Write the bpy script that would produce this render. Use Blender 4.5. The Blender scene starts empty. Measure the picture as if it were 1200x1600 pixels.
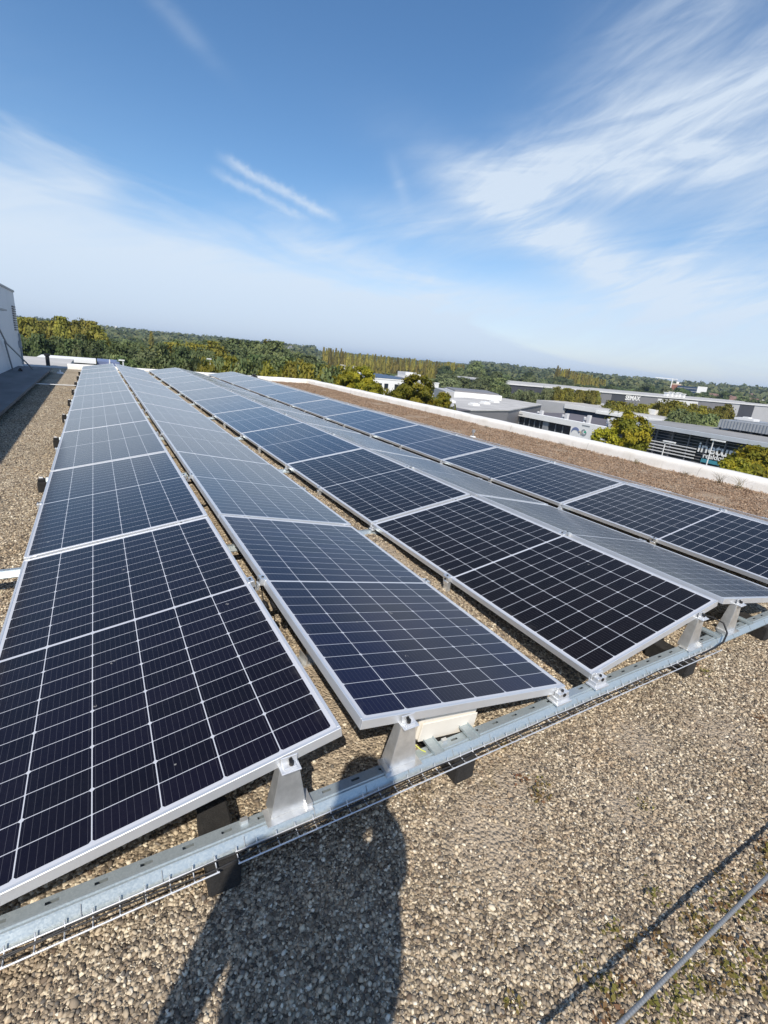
import bpy, bmesh, math, random
import numpy as np
from mathutils import Vector, Matrix, noise as mnoise

S = bpy.context.scene
COL = S.collection
random.seed(11); rng = np.random.default_rng(7)
rad = math.radians

# ------------------------------------------------------------ camera
camd = bpy.data.cameras.new('camera'); cam = bpy.data.objects.new('camera', camd); COL.objects.link(cam)
camd.sensor_fit = 'HORIZONTAL'; camd.sensor_width = 36.0; camd.lens = 36.0 * 740.24 / 1200
camd.clip_start = 0.03; camd.clip_end = 6000
yaw, pit, rol = 0.55223, -0.30923, 0.09488
fw = Vector((math.sin(yaw)*math.cos(pit), math.cos(yaw)*math.cos(pit), math.sin(pit)))
rt = Vector((math.cos(yaw), -math.sin(yaw), 0)); up = rt.cross(fw)
rt, up = math.cos(rol)*rt + math.sin(rol)*up, -math.sin(rol)*rt + math.cos(rol)*up
CAM = Vector((-0.607, -1.055, 1.478))
cam.matrix_world = Matrix(((rt.x, up.x, -fw.x, CAM.x), (rt.y, up.y, -fw.y, CAM.y), (rt.z, up.z, -fw.z, CAM.z), (0, 0, 0, 1)))
S.camera = cam
S.render.engine = 'CYCLES'
S.view_settings.view_transform = 'Standard'; S.view_settings.look = 'None'
S.view_settings.exposure = 0.0; S.view_settings.gamma = 1.0

# ------------------------------------------------------------ sun
SUN_EL, SUN_AZ = rad(47), rad(32)          # the light travels towards azimuth 32 deg east of +Y
ld = Vector((math.sin(SUN_AZ)*math.cos(SUN_EL), math.cos(SUN_AZ)*math.cos(SUN_EL), -math.sin(SUN_EL)))
sund = bpy.data.lights.new('sun', 'SUN'); sun = bpy.data.objects.new('sun', sund); COL.objects.link(sun)
sund.energy = 5.0; sund.angle = rad(0.53); sund.color = (1.0, 0.92, 0.81)
sun.rotation_euler = ld.to_track_quat('-Z', 'Y').to_euler(); sun.location = (-20, -30, 40)

# ------------------------------------------------------------ node helper
class NB:
    def __init__(s, nt): s.nt = nt; s.n = nt.nodes; s.l = nt.links
    def new(s, t, **k):
        n = s.n.new(t)
        for a, b in k.items(): setattr(n, a, b)
        return n
    def put(s, sock, v):
        if isinstance(v, bpy.types.NodeSocket): s.l.new(v, sock)
        elif v is not None:
            if isinstance(v, (tuple, list)) and len(v) == 3 and sock.type == 'RGBA': v = (*v, 1)
            sock.default_value = v
    def m(s, op, a, b=None, c=None, clamp=False):
        n = s.new('ShaderNodeMath', operation=op, use_clamp=clamp)
        for i, v in enumerate((a, b, c)):
            if v is not None: s.put(n.inputs[i], v)
        return n.outputs[0]
    def step(s, v, a, b):
        n = s.new('ShaderNodeMapRange', interpolation_type='SMOOTHSTEP')
        s.put(n.inputs['Value'], v); n.inputs['From Min'].default_value = a; n.inputs['From Max'].default_value = b
        return n.outputs[0]
    def mix(s, f, a, b, bt='MIX'):
        n = s.new('ShaderNodeMix', data_type='RGBA', blend_type=bt)
        s.put(n.inputs[0], f); s.put(n.inputs[6], a); s.put(n.inputs[7], b)
        return n.outputs[2]
    def noise(s, vec, scale, detail=3, rough=.5, dist=0.0):
        n = s.new('ShaderNodeTexNoise'); s.put(n.inputs['Vector'], vec)
        n.inputs['Scale'].default_value = scale; n.inputs['Detail'].default_value = detail
        n.inputs['Roughness'].default_value = rough; n.inputs['Distortion'].default_value = dist
        return n.outputs['Fac']
    def vor(s, vec, scale, feature='F1', out='Distance', rnd=1.0):
        n = s.new('ShaderNodeTexVoronoi', feature=feature); s.put(n.inputs['Vector'], vec)
        n.inputs['Scale'].default_value = scale; n.inputs['Randomness'].default_value = rnd
        return n.outputs[out]
    def ramp(s, f, pts):
        n = s.new('ShaderNodeValToRGB'); s.put(n.inputs[0], f); e = n.color_ramp.elements
        while len(e) < len(pts): e.new(0.5)
        for i, (p, c) in enumerate(pts): e[i].position = p; e[i].color = (*c, 1)
        return n.outputs[0]
    def xyz(s, v):
        n = s.new('ShaderNodeSeparateXYZ'); s.put(n.inputs[0], v); return n.outputs
    def vec(s, x, y, z=0.0):
        n = s.new('ShaderNodeCombineXYZ')
        for i, v in enumerate((x, y, z)): s.put(n.inputs[i], v)
        return n.outputs[0]
    def obj(s): return s.new('ShaderNodeTexCoord').outputs['Object']
    def pos(s): return s.new('ShaderNodeNewGeometry').outputs['Position']
    def attr(s, name): return s.new('ShaderNodeAttribute', attribute_name=name).outputs['Fac']
    def rnd(s): return s.new('ShaderNodeObjectInfo').outputs['Random']
    def bump(s, h, dist, strength=1.0):
        n = s.new('ShaderNodeBump'); s.put(n.inputs['Height'], h)
        n.inputs['Distance'].default_value = dist; n.inputs['Strength'].default_value = strength
        return n.outputs[0]

# ------------------------------------------------------------ sky
W = bpy.data.worlds.new('World'); S.world = W; W.use_nodes = True
nb = NB(W.node_tree); nb.n.clear()
sky = nb.new('ShaderNodeTexSky', sky_type='NISHITA'); sky.sun_disc = False
sky.sun_elevation = SUN_EL; sky.sun_rotation = math.pi + SUN_AZ
sky.altitude = 100; sky.air_density = 1.0; sky.dust_density = 0.6; sky.ozone_density = 2.0
d = nb.new('ShaderNodeTexCoord').outputs['Generated']
dx, dy, dz = nb.xyz(d)
az = nb.m('MULTIPLY', nb.m('ARCTAN2', dx, dy), 57.2958)
el = nb.m('MULTIPLY', nb.m('ARCSINE', dz), 57.2958)
# cirrus noise in (azimuth, elevation), streaks drawn out along a slight diagonal
def streak(ang, sx, sy, detail=6, dist=.5, rough=.55, off=0.0):
    c, s_ = math.cos(rad(ang)), math.sin(rad(ang))
    u = nb.m('ADD', nb.m('MULTIPLY', az, c*sx), nb.m('MULTIPLY', el, s_*sx))
    v = nb.m('ADD', nb.m('MULTIPLY', az, -s_*sy), nb.m('MULTIPLY', el, c*sy))
    return nb.noise(nb.vec(u, v, off), 1.0, detail, rough, dist)
nA = streak(-8, .05, .32, 7, .6, .55, 3.1)
nB = streak(14, .07, .34, 8, 1.1, .6, 9.7)
nC = streak(32, .12, .8, 9, .5, .68, 1.3)
fc = nb.new('ShaderNodeFloatCurve'); cv = fc.mapping.curves[0]
BANK = [(-60, 13), (-30, 13), (-5.4, 14.4), (-1, 14.6), (2.4, 13.4), (7, 12.3), (11, 12.0), (17, 11.6), (21, 10.8), (26, 9.8), (36, 7.8), (41, 5.2), (48, 3.0), (60, 2.2), (110, 3.0), (180, 9)]
pts = [((a + 180) / 360, b / 40) for a, b in [(-180, 9)] + BANK]
while len(cv.points) < len(pts): cv.points.new(.5, .5)
for p_, q_ in zip(cv.points, pts): p_.location = q_
fc.mapping.update()
nb.put(fc.inputs['Value'], nb.m('DIVIDE', nb.m('ADD', az, 180.0), 360.0))
bel = nb.m('MULTIPLY', fc.outputs[0], 40.0)
diff = nb.m('SUBTRACT', nb.m('ADD', bel, nb.m('MULTIPLY', nb.m('SUBTRACT', nA, .5), 9.0)), el)
bank = nb.m('MULTIPLY', nb.step(diff, -1.2, 4.0), nb.m('ADD', .70, nb.m('MULTIPLY', nb.m('SUBTRACT', nB, .5), .75)))
dens = bank
def lump(a0, e0, ang, sx, sy, amp):
    global dens
    c, s_ = math.cos(rad(ang)), math.sin(rad(ang))
    a = nb.m('SUBTRACT', az, a0); e = nb.m('SUBTRACT', el, e0)
    u = nb.m('DIVIDE', nb.m('ADD', nb.m('MULTIPLY', a, c), nb.m('MULTIPLY', e, s_)), sx)
    v = nb.m('DIVIDE', nb.m('ADD', nb.m('MULTIPLY', a, -s_), nb.m('MULTIPLY', e, c)), sy)
    r2 = nb.m('ADD', nb.m('MULTIPLY', u, u), nb.m('MULTIPLY', v, v))
    g = nb.m('EXPONENT', nb.m('MULTIPLY', r2, -1.0))
    return nb.m('MULTIPLY', g, amp)
L = [lump(52, 21.0, 16, 15, 2.8, .72), lump(60, 18.6, 6, 12, 2.0, .5), lump(48, 18.2, 0, 9, 1.4, .5), lump(41.5, 20.0, 4, 5, 1.0, .5),
     lump(52, 26, 38, 10, 4.5, .55), lump(63, 22, 25, 10, 4, .6), lump(43.5, 17.2, -14, 3.2, .7, .5),
     lump(50, 12.2, -22, 14, 2.6, 1.0), lump(64, 9.0, 4, 11, 2.9, .85), lump(35, 13.2, -4, 9, 1.9, .62), lump(61, 13.6, 38, 9, 1.3, .65), lump(58, 24, 30, 12, 6, .2),
     lump(43, 14.8, -24, 9, 1.7, .6), lump(33, 8.6, -10, 12, 2.0, .55), lump(50, 5.5, -4, 20, 2.2, .5), lump(22, 11.5, -8, 8, 1.2, .45), lump(80, 14, 6, 20, 6, .5), lump(-35, 22, -10, 22, 6, .4), lump(8, 25.5, -30, 4, .7, .25), lump(30, 17, -60, 2.2, .6, .25)]
tot = L[0]
for g_ in L[1:]: tot = nb.m('ADD', tot, g_)
wisp = nb.m('MULTIPLY', tot, nb.m('ADD', .16, nb.m('MULTIPLY', nb.step(nb.m('ADD', nb.m('MULTIPLY', nB, .7), nb.m('MULTIPLY', nC, .3)), .24, .84), 1.0)))
dens = nb.m('ADD', dens, wisp)
# two old contrails and small fibres
def trail(p0, p1, w, amp, seed):
    a, b = Vector(p0).normalized(), Vector(p1).normalized(); n = a.cross(b).normalized(); t = (b - a); ln = t.length; t.normalize()
    def dot(v):
        k = nb.new('ShaderNodeVectorMath', operation='DOT_PRODUCT'); nb.put(k.inputs[0], d); k.inputs[1].default_value = v; return k.outputs['Value']
    along = nb.m('DIVIDE', nb.m('SUBTRACT', dot(t), a.dot(t)), ln)
    nz = nb.noise(d, 85, 4, .6); nz2 = nb.noise(nb.vec(nb.m('MULTIPLY', along, 6.0), seed, 0.0), 1.0, 2)
    off = nb.m('ADD', dot(n), nb.m('ADD', nb.m('MULTIPLY', nb.m('SUBTRACT', nz, .5), w*1.6), nb.m('MULTIPLY', nb.m('SUBTRACT', nz2, .5), w*2.2)))
    prof = nb.m('EXPONENT', nb.m('MULTIPLY', nb.m('POWER', nb.m('ABSOLUTE', nb.m('DIVIDE', off, w)), 2.0), -1.0))
    win = nb.m('MULTIPLY', nb.step(along, -.06, .22), nb.m('SUBTRACT', 1.0, nb.step(along, .74, 1.06)))
    return nb.m('MULTIPLY', nb.m('MULTIPLY', prof, win), nb.m('MULTIPLY', amp, nb.m('ADD', .35, nb.m('MULTIPLY', nz, 1.1))))
dens = nb.m('ADD', dens, trail((.197, .936, .290), (.402, .887, .226), .0075, .62, 1.0))
dens = nb.m('ADD', dens, trail((.184, .945, .271), (.352, .909, .2215), .0065, .42, 5.0))
# pale air low down
lowair = nb.m('MULTIPLY', nb.m('SUBTRACT', 1.0, nb.step(el, -2.0, 13.0)), .62)
dens = nb.m('ADD', dens, lowair)
dens = nb.m('MULTIPLY', nb.m('MINIMUM', dens, .88), nb.step(el, -4.0, -.5))
hs = nb.new('ShaderNodeHueSaturation'); hs.inputs['Saturation'].default_value = 1.2; hs.inputs['Value'].default_value = 1.0
nb.put(hs.inputs['Color'], sky.outputs[0])
bg = nb.new('ShaderNodeBackground'); nb.put(bg.inputs[0], nb.mix(nb.m('SUBTRACT', 1.0, nb.step(el, 3.0, 16.0)), hs.outputs[0], nb.mix(1.0, hs.outputs[0], (1.0, .92, .97), 'MULTIPLY'))); bg.inputs[1].default_value = 0.15
bg2 = nb.new('ShaderNodeBackground'); nb.put(bg2.inputs[0], nb.mix(nb.step(el, -1.0, 9.0), (.57, .70, .90), (.73, .83, .95))); bg2.inputs[1].default_value = 1.0
mx = nb.new('ShaderNodeMixShader'); nb.put(mx.inputs[0], dens); nb.l.new(bg.outputs[0], mx.inputs[1]); nb.l.new(bg2.outputs[0], mx.inputs[2])
wo = nb.new('ShaderNodeOutputWorld'); nb.l.new(mx.outputs[0], wo.inputs[0])

# ------------------------------------------------------------ object helpers
def tag(o, label=None, cat=None, group=None, kind=None):
    if label: o['label'] = label
    if cat: o['category'] = cat
    if group: o['group'] = group
    if kind: o['kind'] = kind
    return o
def link(name, data, parent=None):
    o = bpy.data.objects.new(name, data); COL.objects.link(o)
    if parent: o.parent = parent
    return o
def empty(name, loc=(0, 0, 0), rz=0.0):
    o = link(name, None); o.location = loc; o.rotation_euler = (0, 0, rz); o.empty_display_size = .2
    return o
class MB:
    """collects simple solids into one mesh"""
    def __init__(s): s.v = []; s.f = []; s.sm = []
    def add(s, vs, fs, smooth=False):
        k = len(s.v); s.v += [tuple(v) for v in vs]; s.f += [tuple(i + k for i in f) for f in fs]; s.sm += [smooth] * len(fs); return s
    def box(s, x0, x1, y0, y1, z0, z1, M=None):
        vs = [Vector(p) for p in ((x0,y0,z0),(x1,y0,z0),(x1,y1,z0),(x0,y1,z0),(x0,y0,z1),(x1,y0,z1),(x1,y1,z1),(x0,y1,z1))]
        if M: vs = [M @ v for v in vs]
        return s.add(vs, [(0,3,2,1),(4,5,6,7),(0,1,5,4),(1,2,6,5),(2,3,7,6),(3,0,4,7)])
    def prism(s, poly, z0, z1):
        n = len(poly)
        a = sum(poly[i][0]*poly[(i+1)%n][1] - poly[(i+1)%n][0]*poly[i][1] for i in range(n))
        if a < 0: poly = poly[::-1]
        vs = [(x, y, z0) for x, y in poly] + [(x, y, z1) for x, y in poly]
        return s.add(vs, [tuple(range(n))[::-1], tuple(range(n, 2*n))] + [(i, (i+1)%n, n+(i+1)%n, n+i) for i in range(n)])
    def extrude_x(s, prof, x0, x1):
        """closed profile of (y,z) extruded along x"""
        n = len(prof); vs = [(x0, y, z) for y, z in prof] + [(x1, y, z) for y, z in prof]
        return s.add(vs, [tuple(range(n)), tuple(range(n, 2*n))[::-1]] + [(i, n+i, n+(i+1)%n, (i+1)%n) for i in range(n)])
    def tube(s, pts, r, n=8, smooth=True):
        pts = [Vector(p) for p in pts]; k = len(s.v); rings = []
        rr = r if isinstance(r, (list, tuple)) else [r]*len(pts)
        for i, p in enumerate(pts):
            t = (pts[min(i+1, len(pts)-1)] - pts[max(i-1, 0)]).normalized()
            a = t.cross(Vector((0, 0, 1)))
            if a.length < .05: a = t.cross(Vector((1, 0, 0)))
            a.normalize(); b = t.cross(a)
            rings.append([p + rr[i]*(a*math.cos(2*math.pi*j/n) + b*math.sin(2*math.pi*j/n)) for j in range(n)])
        vs = [v for rg in rings for v in rg]; fs = []
        for i in range(len(pts)-1):
            for j in range(n): fs.append((i*n+j, i*n+(j+1)%n, (i+1)*n+(j+1)%n, (i+1)*n+j))
        s.add(vs, fs, smooth); s.add(rings[0], [tuple(range(n))[::-1]]); s.add(rings[-1], [tuple(range(n))]); return s
    def quad(s, a, b, c, d): return s.add([a, b, c, d], [(0, 1, 2, 3)])
    def mesh(s, name, mat, bevel=0.0):
        me = bpy.data.meshes.new(name); me.from_pydata(s.v, [], s.f); me.update()
        me.polygons.foreach_set('use_smooth', s.sm)
        if bevel:
            bm = bmesh.new(); bm.from_mesh(me)
            ed = [e for e in bm.edges if len(e.link_faces) == 2 and e.calc_face_angle(0) > .6]
            bmesh.ops.bevel(bm, geom=ed, offset=bevel, segments=1, affect='EDGES', clamp_overlap=True); bm.to_mesh(me); bm.free()
        if mat: me.materials.append(mat)
        return me
    def build(s, name, mat, parent=None, bevel=0.0): return link(name, s.mesh(name, mat, bevel), parent)

# ------------------------------------------------------------ materials
def mat(name):
    m = bpy.data.materials.new(name); m.use_nodes = True; b = NB(m.node_tree); p = m.node_tree.nodes['Principled BSDF']
    return m, b, p
def plain(name, col, rough=.6, metal=0.0, var=.12, scale=8.0, bump=0.0):
    m, b, p = mat(name); o = b.obj()
    n = b.noise(o, scale, 5, .6); n2 = b.noise(o, scale*.17, 3)
    f = b.m('ADD', b.m('MULTIPLY', n, .6), b.m('MULTIPLY', n2, .4))
    c = b.mix(b.step(f, .3, .7), tuple(x*(1-var) for x in col), tuple(min(1, x*(1+var)) for x in col))
    b.put(p.inputs['Base Color'], c); p.inputs['Metallic'].default_value = metal
    b.put(p.inputs['Roughness'], b.m('ADD', rough - .06, b.m('MULTIPLY', n, .12)))
    if bump: b.put(p.inputs['Normal'], b.bump(n, bump))
    return m
M = {}
M['alu'] = plain('anodised_aluminium', (.70, .72, .74), .42, .55, .05, 6)
M['alu_mill'] = plain('mill_aluminium', (.74, .75, .74), .34, .72, .18, 22, .0015)
M['rubber'] = plain('rubber_granulate', (.022, .021, .02), .95, 0, .5, 220, .004)
M['black'] = plain('black_plastic', (.015, .015, .016), .5, 0, .1)
M['cream'] = plain('cream_plastic', (.74, .70, .62), .5, 0, .04, 5)
M['yellowgreen'] = plain('earth_wire_yellow', (.50, .52, .10), .5, 0, .1, 40)
M['white_paint'] = plain('white_paint', (.80, .80, .78), .6, 0, .05, .6)
M['offwhite'] = plain('offwhite_render', (.66, .66, .65), .7, 0, .08, .4)
M['grey_clad'] = plain('grey_cladding', (.19, .185, .19), .55, 0, .06, .4)
M['grey_clad_light'] = plain('light_grey_cladding', (.42, .42, .42), .55, 0, .06, .4)
M['dark_clad'] = plain('dark_cladding', (.055, .055, .062), .55, 0, .1, .4)
M['roof_grey'] = plain('pale_roofing', (.44, .43, .41), .85, 0, .18, .35)
M['roof_dark'] = plain('dark_roofing', (.115, .105, .115), .85, 0, .15, .5)
M['roof_mid'] = plain('mid_grey_roofing', (.27, .27, .265), .85, 0, .15, .5)
M['edge_grey'] = plain('pale_grey_edge', (.50, .53, .56), .5, .1, .06, .6)
M['steel_grey'] = plain('painted_grey_steel', (.33, .35, .37), .5, .2, .08, 1)
M['teal'] = plain('teal_sign', (.06, .27, .34), .5, 0, .06, 2)
M['green_sign'] = plain('green_sign', (.02, .42, .24), .5, 0, .06, 2)
M['brick'] = plain('red_brick', (.30, .13, .09), .8, 0, .15, .6)
M['tile_roof'] = plain('clay_tiles', (.19, .115, .09), .8, 0, .25, 1)
M['beige'] = plain('beige_render', (.55, .46, .34), .8, 0, .08, .6)
M['solar_far'] = plain('distant_solar_glass', (.045, .055, .085), .25, 0, .1, 2)
M['blue_panel'] = plain('blue_cladding', (.16, .2, .34), .5, 0, .1, 1)
M['bark'] = plain('bark', (.12, .095, .07), .9, 0, .25, 9)
def glassy(name, col, rough=.12):
    m, b, p = mat(name); o = b.obj()
    b.put(p.inputs['Base Color'], b.mix(b.noise(o, .6, 2), col, tuple(c*1.8+.004 for c in col)))
    p.inputs['Roughness'].default_value = rough; p.inputs['IOR'].default_value = 1.5
    return m
M['glass'] = glassy('dark_window_glass', (.012, .016, .020))
M['glass_blue'] = glassy('blue_window_glass', (.02, .035, .065))
# galvanised steel
m, b, p = mat('galvanised_steel'); o = b.obj()
v = b.vor(o, 260, 'F1', 'Color'); vs_ = b.xyz(v)[0]
c = b.mix(vs_, (.40, .465, .49), (.47, .53, .55)); b.put(p.inputs['Base Color'], c)
p.inputs['Metallic'].default_value = .55; b.put(p.inputs['Roughness'], b.m('ADD', .32, b.m('MULTIPLY', vs_, .12)))
M['galv'] = m
# solar glass with 6 x 24 half cells (module 1.038 x 2.108 m, local metres)
MW, ML = 1.038, 2.108
m, b, p = mat('solar_cells'); x, y, z = b.xyz(b.obj())
mg, mid = .0225, .006; px_ = (MW - 2*mg) / 6; py_ = (ML/2 - mg - mid) / 12
u = b.m('DIVIDE', b.m('SUBTRACT', x, mg), px_); fu = b.m('FRACT', u)
du = b.m('MULTIPLY', b.m('MINIMUM', fu, b.m('SUBTRACT', 1.0, fu)), px_)
ay = b.m('SUBTRACT', b.m('ABSOLUTE', b.m('SUBTRACT', y, ML/2)), mid)
vv = b.m('DIVIDE', ay, py_); fv = b.m('FRACT', vv)
dv = b.m('MULTIPLY', b.m('MINIMUM', fv, b.m('SUBTRACT', 1.0, fv)), py_)
f2 = b.m('FRACT', b.m('MULTIPLY', vv, .5))
dv2 = b.m('MULTIPLY', b.m('MINIMUM', f2, b.m('SUBTRACT', 1.0, f2)), py_*2)
line = b.m('MAXIMUM', b.m('LESS_THAN', du, .0016), b.m('LESS_THAN', dv, .0012))
line = b.m('MAXIMUM', line, b.m('LESS_THAN', b.m('ADD', du, dv2), .0085))
line = b.m('MAXIMUM', line, b.m('LESS_THAN', b.m('ADD', du, dv), .0048))
line = b.m('MAXIMUM', line, b.m('LESS_THAN', ay, 0.0))
out_ = b.m('MAXIMUM', b.m('GREATER_THAN', b.m('ABSOLUTE', b.m('SUBTRACT', x, MW/2)), MW/2 - mg),
           b.m('GREATER_THAN', b.m('ABSOLUTE', b.m('SUBTRACT', y, ML/2)), ML/2 - mg))
line = b.m('MAXIMUM', line, out_)
fb = b.m('FRACT', b.m('ADD', b.m('MULTIPLY', u, 9.0), .5))
bus = b.m('LESS_THAN', b.m('MINIMUM', fb, b.m('SUBTRACT', 1.0, fb)), .020)
ci = b.m('FLOOR', u); cj = b.m('FLOOR', b.m('DIVIDE', b.m('SUBTRACT', y, mg), py_))
wn = b.new('ShaderNodeTexWhiteNoise', noise_dimensions='3D'); b.put(wn.inputs['Vector'], b.vec(ci, cj, b.m('MULTIPLY', b.rnd(), 50.0)))
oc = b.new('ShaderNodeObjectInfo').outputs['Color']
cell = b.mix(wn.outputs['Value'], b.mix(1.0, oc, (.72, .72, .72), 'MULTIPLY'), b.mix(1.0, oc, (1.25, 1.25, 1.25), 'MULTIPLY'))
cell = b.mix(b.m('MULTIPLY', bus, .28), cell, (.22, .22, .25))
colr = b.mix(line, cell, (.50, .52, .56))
dust = b.noise(b.obj(), 3.5, 5, .6); dust2 = b.noise(b.obj(), 60, 3, .6)
colr = b.mix(b.m('MULTIPLY', b.m('MULTIPLY', dust, dust2), .03), colr, (.45, .42, .36))
sp_ = b.m('MULTIPLY', b.m('LESS_THAN', b.vor(b.vec(x, y, b.m('MULTIPLY', b.rnd(), 30.0)), 5.5), .05), b.step(b.noise(b.obj(), 90, 2), .45, .6))
edge_ = b.m('MULTIPLY', b.step(b.m('ABSOLUTE', b.m('SUBTRACT', x, MW/2)), MW/2-.075, MW/2-.012), b.step(b.noise(b.obj(), 14, 5, .65), .42, .7))
colr = b.mix(b.m('MULTIPLY', edge_, .05), colr, (.42, .39, .34))
colr = b.mix(b.m('MULTIPLY', sp_, .55), colr, (.42, .41, .38))
b.put(p.inputs['Base Color'], colr)
b.put(p.inputs['Roughness'], b.m('ADD', .09, b.m('MULTIPLY', dust, .07)))
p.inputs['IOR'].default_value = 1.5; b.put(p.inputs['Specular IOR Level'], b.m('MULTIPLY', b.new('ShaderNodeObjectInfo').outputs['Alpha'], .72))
p.inputs['Sheen Weight'].default_value = .12; p.inputs['Sheen Roughness'].default_value = .35; p.inputs['Sheen Tint'].default_value = (.95, .93, .9, 1)
M['cells'] = m
M['backsheet'] = plain('white_backsheet', (.55, .55, .55), .6, 0, .03)
# gravel bed
m, b, p = mat('roof_gravel'); P = b.pos(); X, Y, Z = b.xyz(P)
P2 = b.vec(X, Y, 0.0)
vc = b.vor(P2, 92, 'F1', 'Color'); vd = b.vor(P2, 92, 'F1', 'Distance')
vc2 = b.vor(P2, 150, 'F1', 'Color')
t = b.m('ADD', b.m('MULTIPLY', b.xyz(vc)[0], .7), b.m('MULTIPLY', b.xyz(vc2)[1], .3))
STONE = [(0.0, (.055, .044, .034)), (.20, (.150, .122, .090)), (.46, (.335, .272, .192)), (.68, (.52, .43, .305)), (.88, (.74, .65, .48)), (1.0, (.86, .80, .66))]
c = b.ramp(t, STONE)
big = b.noise(P2, .9, 4, .6); c = b.mix(b.step(big, .42, .72), c, b.mix(.45, c, (.20, .15, .085)))
dz_ = None
for cx_, cy_, r_ in [(.42, -.28, .22), (.62, -.12, .16), (1.30, -.22, .15), (.95, -.42, .12), (1.75, -.35, .2), (2.6, -.5, .3), (.15, .55, .5), (1.2, 1.6, .4)]:
    q_ = b.m('ADD', b.m('POWER', b.m('DIVIDE', b.m('SUBTRACT', X, cx_), r_), 2.0), b.m('POWER', b.m('DIVIDE', b.m('SUBTRACT', Y, cy_), r_), 2.0))
    g_ = b.m('EXPONENT', b.m('MULTIPLY', q_, -1.0)); dz_ = g_ if dz_ is None else b.m('MAXIMUM', dz_, g_)
c = b.mix(b.m('MULTIPLY', b.step(b.m('ADD', dz_, b.m('MULTIPLY', b.m('SUBTRACT', b.noise(P2, 9, 4), .5), .7)), .25, .8), .85), c, b.mix(b.noise(P2, 60, 3), (.30, .24, .17), (.46, .38, .28)))
moss = b.m('MULTIPLY', b.step(b.noise(P2, 5, 5, .65), .57, .70), .55)
c = b.mix(moss, c, (.16, .115, .045))
# dried sedum on the strip towards the right-hand parapet
edge = b.m('ADD', X, b.m('MULTIPLY', b.m('SUBTRACT', b.noise(P2, 1.3, 4), .5), 1.2))
sed = b.m('MULTIPLY', b.step(edge, 5.0, 6.2), b.step(b.noise(P2, 3.0, 6, .7), .28, .55))
c = b.mix(b.m('MULTIPLY', sed, .8), c, b.ramp(b.noise(P2, 22, 5, .7), [(.25, (.19, .12, .08)), (.5, (.34, .23, .15)), (.75, (.48, .37, .25))]))
b.put(p.inputs['Base Color'], c); p.inputs['Roughness'].default_value = .95
hh = b.m('ADD', b.m('MULTIPLY', b.m('SUBTRACT', 1.0, vd), 1.0), b.m('MULTIPLY', b.noise(P2, 30, 3), .6))
b.put(p.inputs['Normal'], b.bump(hh, .012, .9))
M['gravel'] = m
m, b, p = mat('pebbles'); t = b.attr('tone'); h_ = b.attr('hue')
c = b.ramp(t, STONE); PX_ = b.pos(); c = b.mix(b.m('MULTIPLY', b.step(b.noise(PX_, 2.6, 4, .6), .42, .68), .45), c, b.mix(1.0, c, (.86, .72, .56), 'MULTIPLY')); c = b.mix(b.m('MULTIPLY', b.step(h_, .72, .98), .4), c, b.mix(.6, c, (.30, .18, .10)))
c = b.mix(b.m('MULTIPLY', b.m('SUBTRACT', 1.0, b.step(h_, .02, .25)), .4), c, b.mix(.6, c, (.24, .245, .24)))
n = b.noise(b.pos(), 260, 3); c = b.mix(b.m('MULTIPLY', n, .35), c, b.mix(.5, c, (.08, .07, .06)))
b.put(p.inputs['Base Color'], c); p.inputs['Roughness'].default_value = .85
M['pebble'] = m
# foliage
def leafmat(name, cols):
    m, b, p = mat(name); t = b.attr('tone'); r = b.rnd()
    f = b.m('ADD', b.m('MULTIPLY', t, .75), b.m('MULTIPLY', r, .25))
    c = b.ramp(f, [(i/(len(cols)-1), tuple(min(.65, m_*q_) for m_, q_ in zip((1.75, 1.75, 1.7), k))) for i, k in enumerate(cols)])
    hs = b.new('ShaderNodeHueSaturation'); b.put(hs.inputs['Color'], c)
    b.put(hs.inputs['Hue'], b.m('ADD', .485, b.m('MULTIPLY', r, .03))); b.put(hs.inputs['Value'], b.m('ADD', .8, b.m('MULTIPLY', r, .4)))
    b.put(p.inputs['Base Color'], hs.outputs[0]); p.inputs['Roughness'].default_value = .6
    p.inputs['Specular IOR Level'].default_value = .25
    tr = b.new('ShaderNodeBsdfTranslucent'); b.put(tr.inputs[0], hs.outputs[0])
    ms = b.new('ShaderNodeMixShader'); ms.inputs[0].default_value = .34
    b.l.new(p.outputs[0], ms.inputs[1]); b.l.new(tr.outputs[0], ms.inputs[2]); b.l.new(ms.outputs[0], m.node_tree.nodes['Material Output'].inputs[0])
    return m
LM = {'farwood': leafmat('far_wood_leaves', [(.04, .052, .026), (.065, .08, .038), (.10, .105, .045), (.14, .125, .055)]), 'near': leafmat('yellowing_maple_leaves', [(.055, .065, .008), (.11, .115, .010), (.19, .165, .012), (.27, .215, .018)]),
      'broad': leafmat('mixed_green_leaves', [(.045, .062, .026), (.075, .096, .038), (.11, .128, .048), (.15, .158, .06)]),
      'dark': leafmat('deep_green_leaves', [(.030, .046, .018), (.046, .066, .024), (.068, .088, .03), (.09, .105, .038)]),
      'olive': leafmat('olive_leaves', [(.06, .07, .012), (.10, .10, .015), (.15, .13, .018), (.19, .15, .02)]),
      'gold': leafmat('yellow_green_leaves', [(.075, .08, .016), (.125, .122, .022), (.18, .162, .028), (.22, .19, .036)]),
      'poplar': leafmat('autumn_poplar_leaves', [(.10, .097, .022), (.155, .138, .030), (.215, .178, .036), (.25, .20, .045)]),
      'willow': leafmat('grey_green_leaves', [(.06, .08, .035), (.09, .11, .05), (.125, .14, .065), (.16, .17, .085)])}

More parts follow.
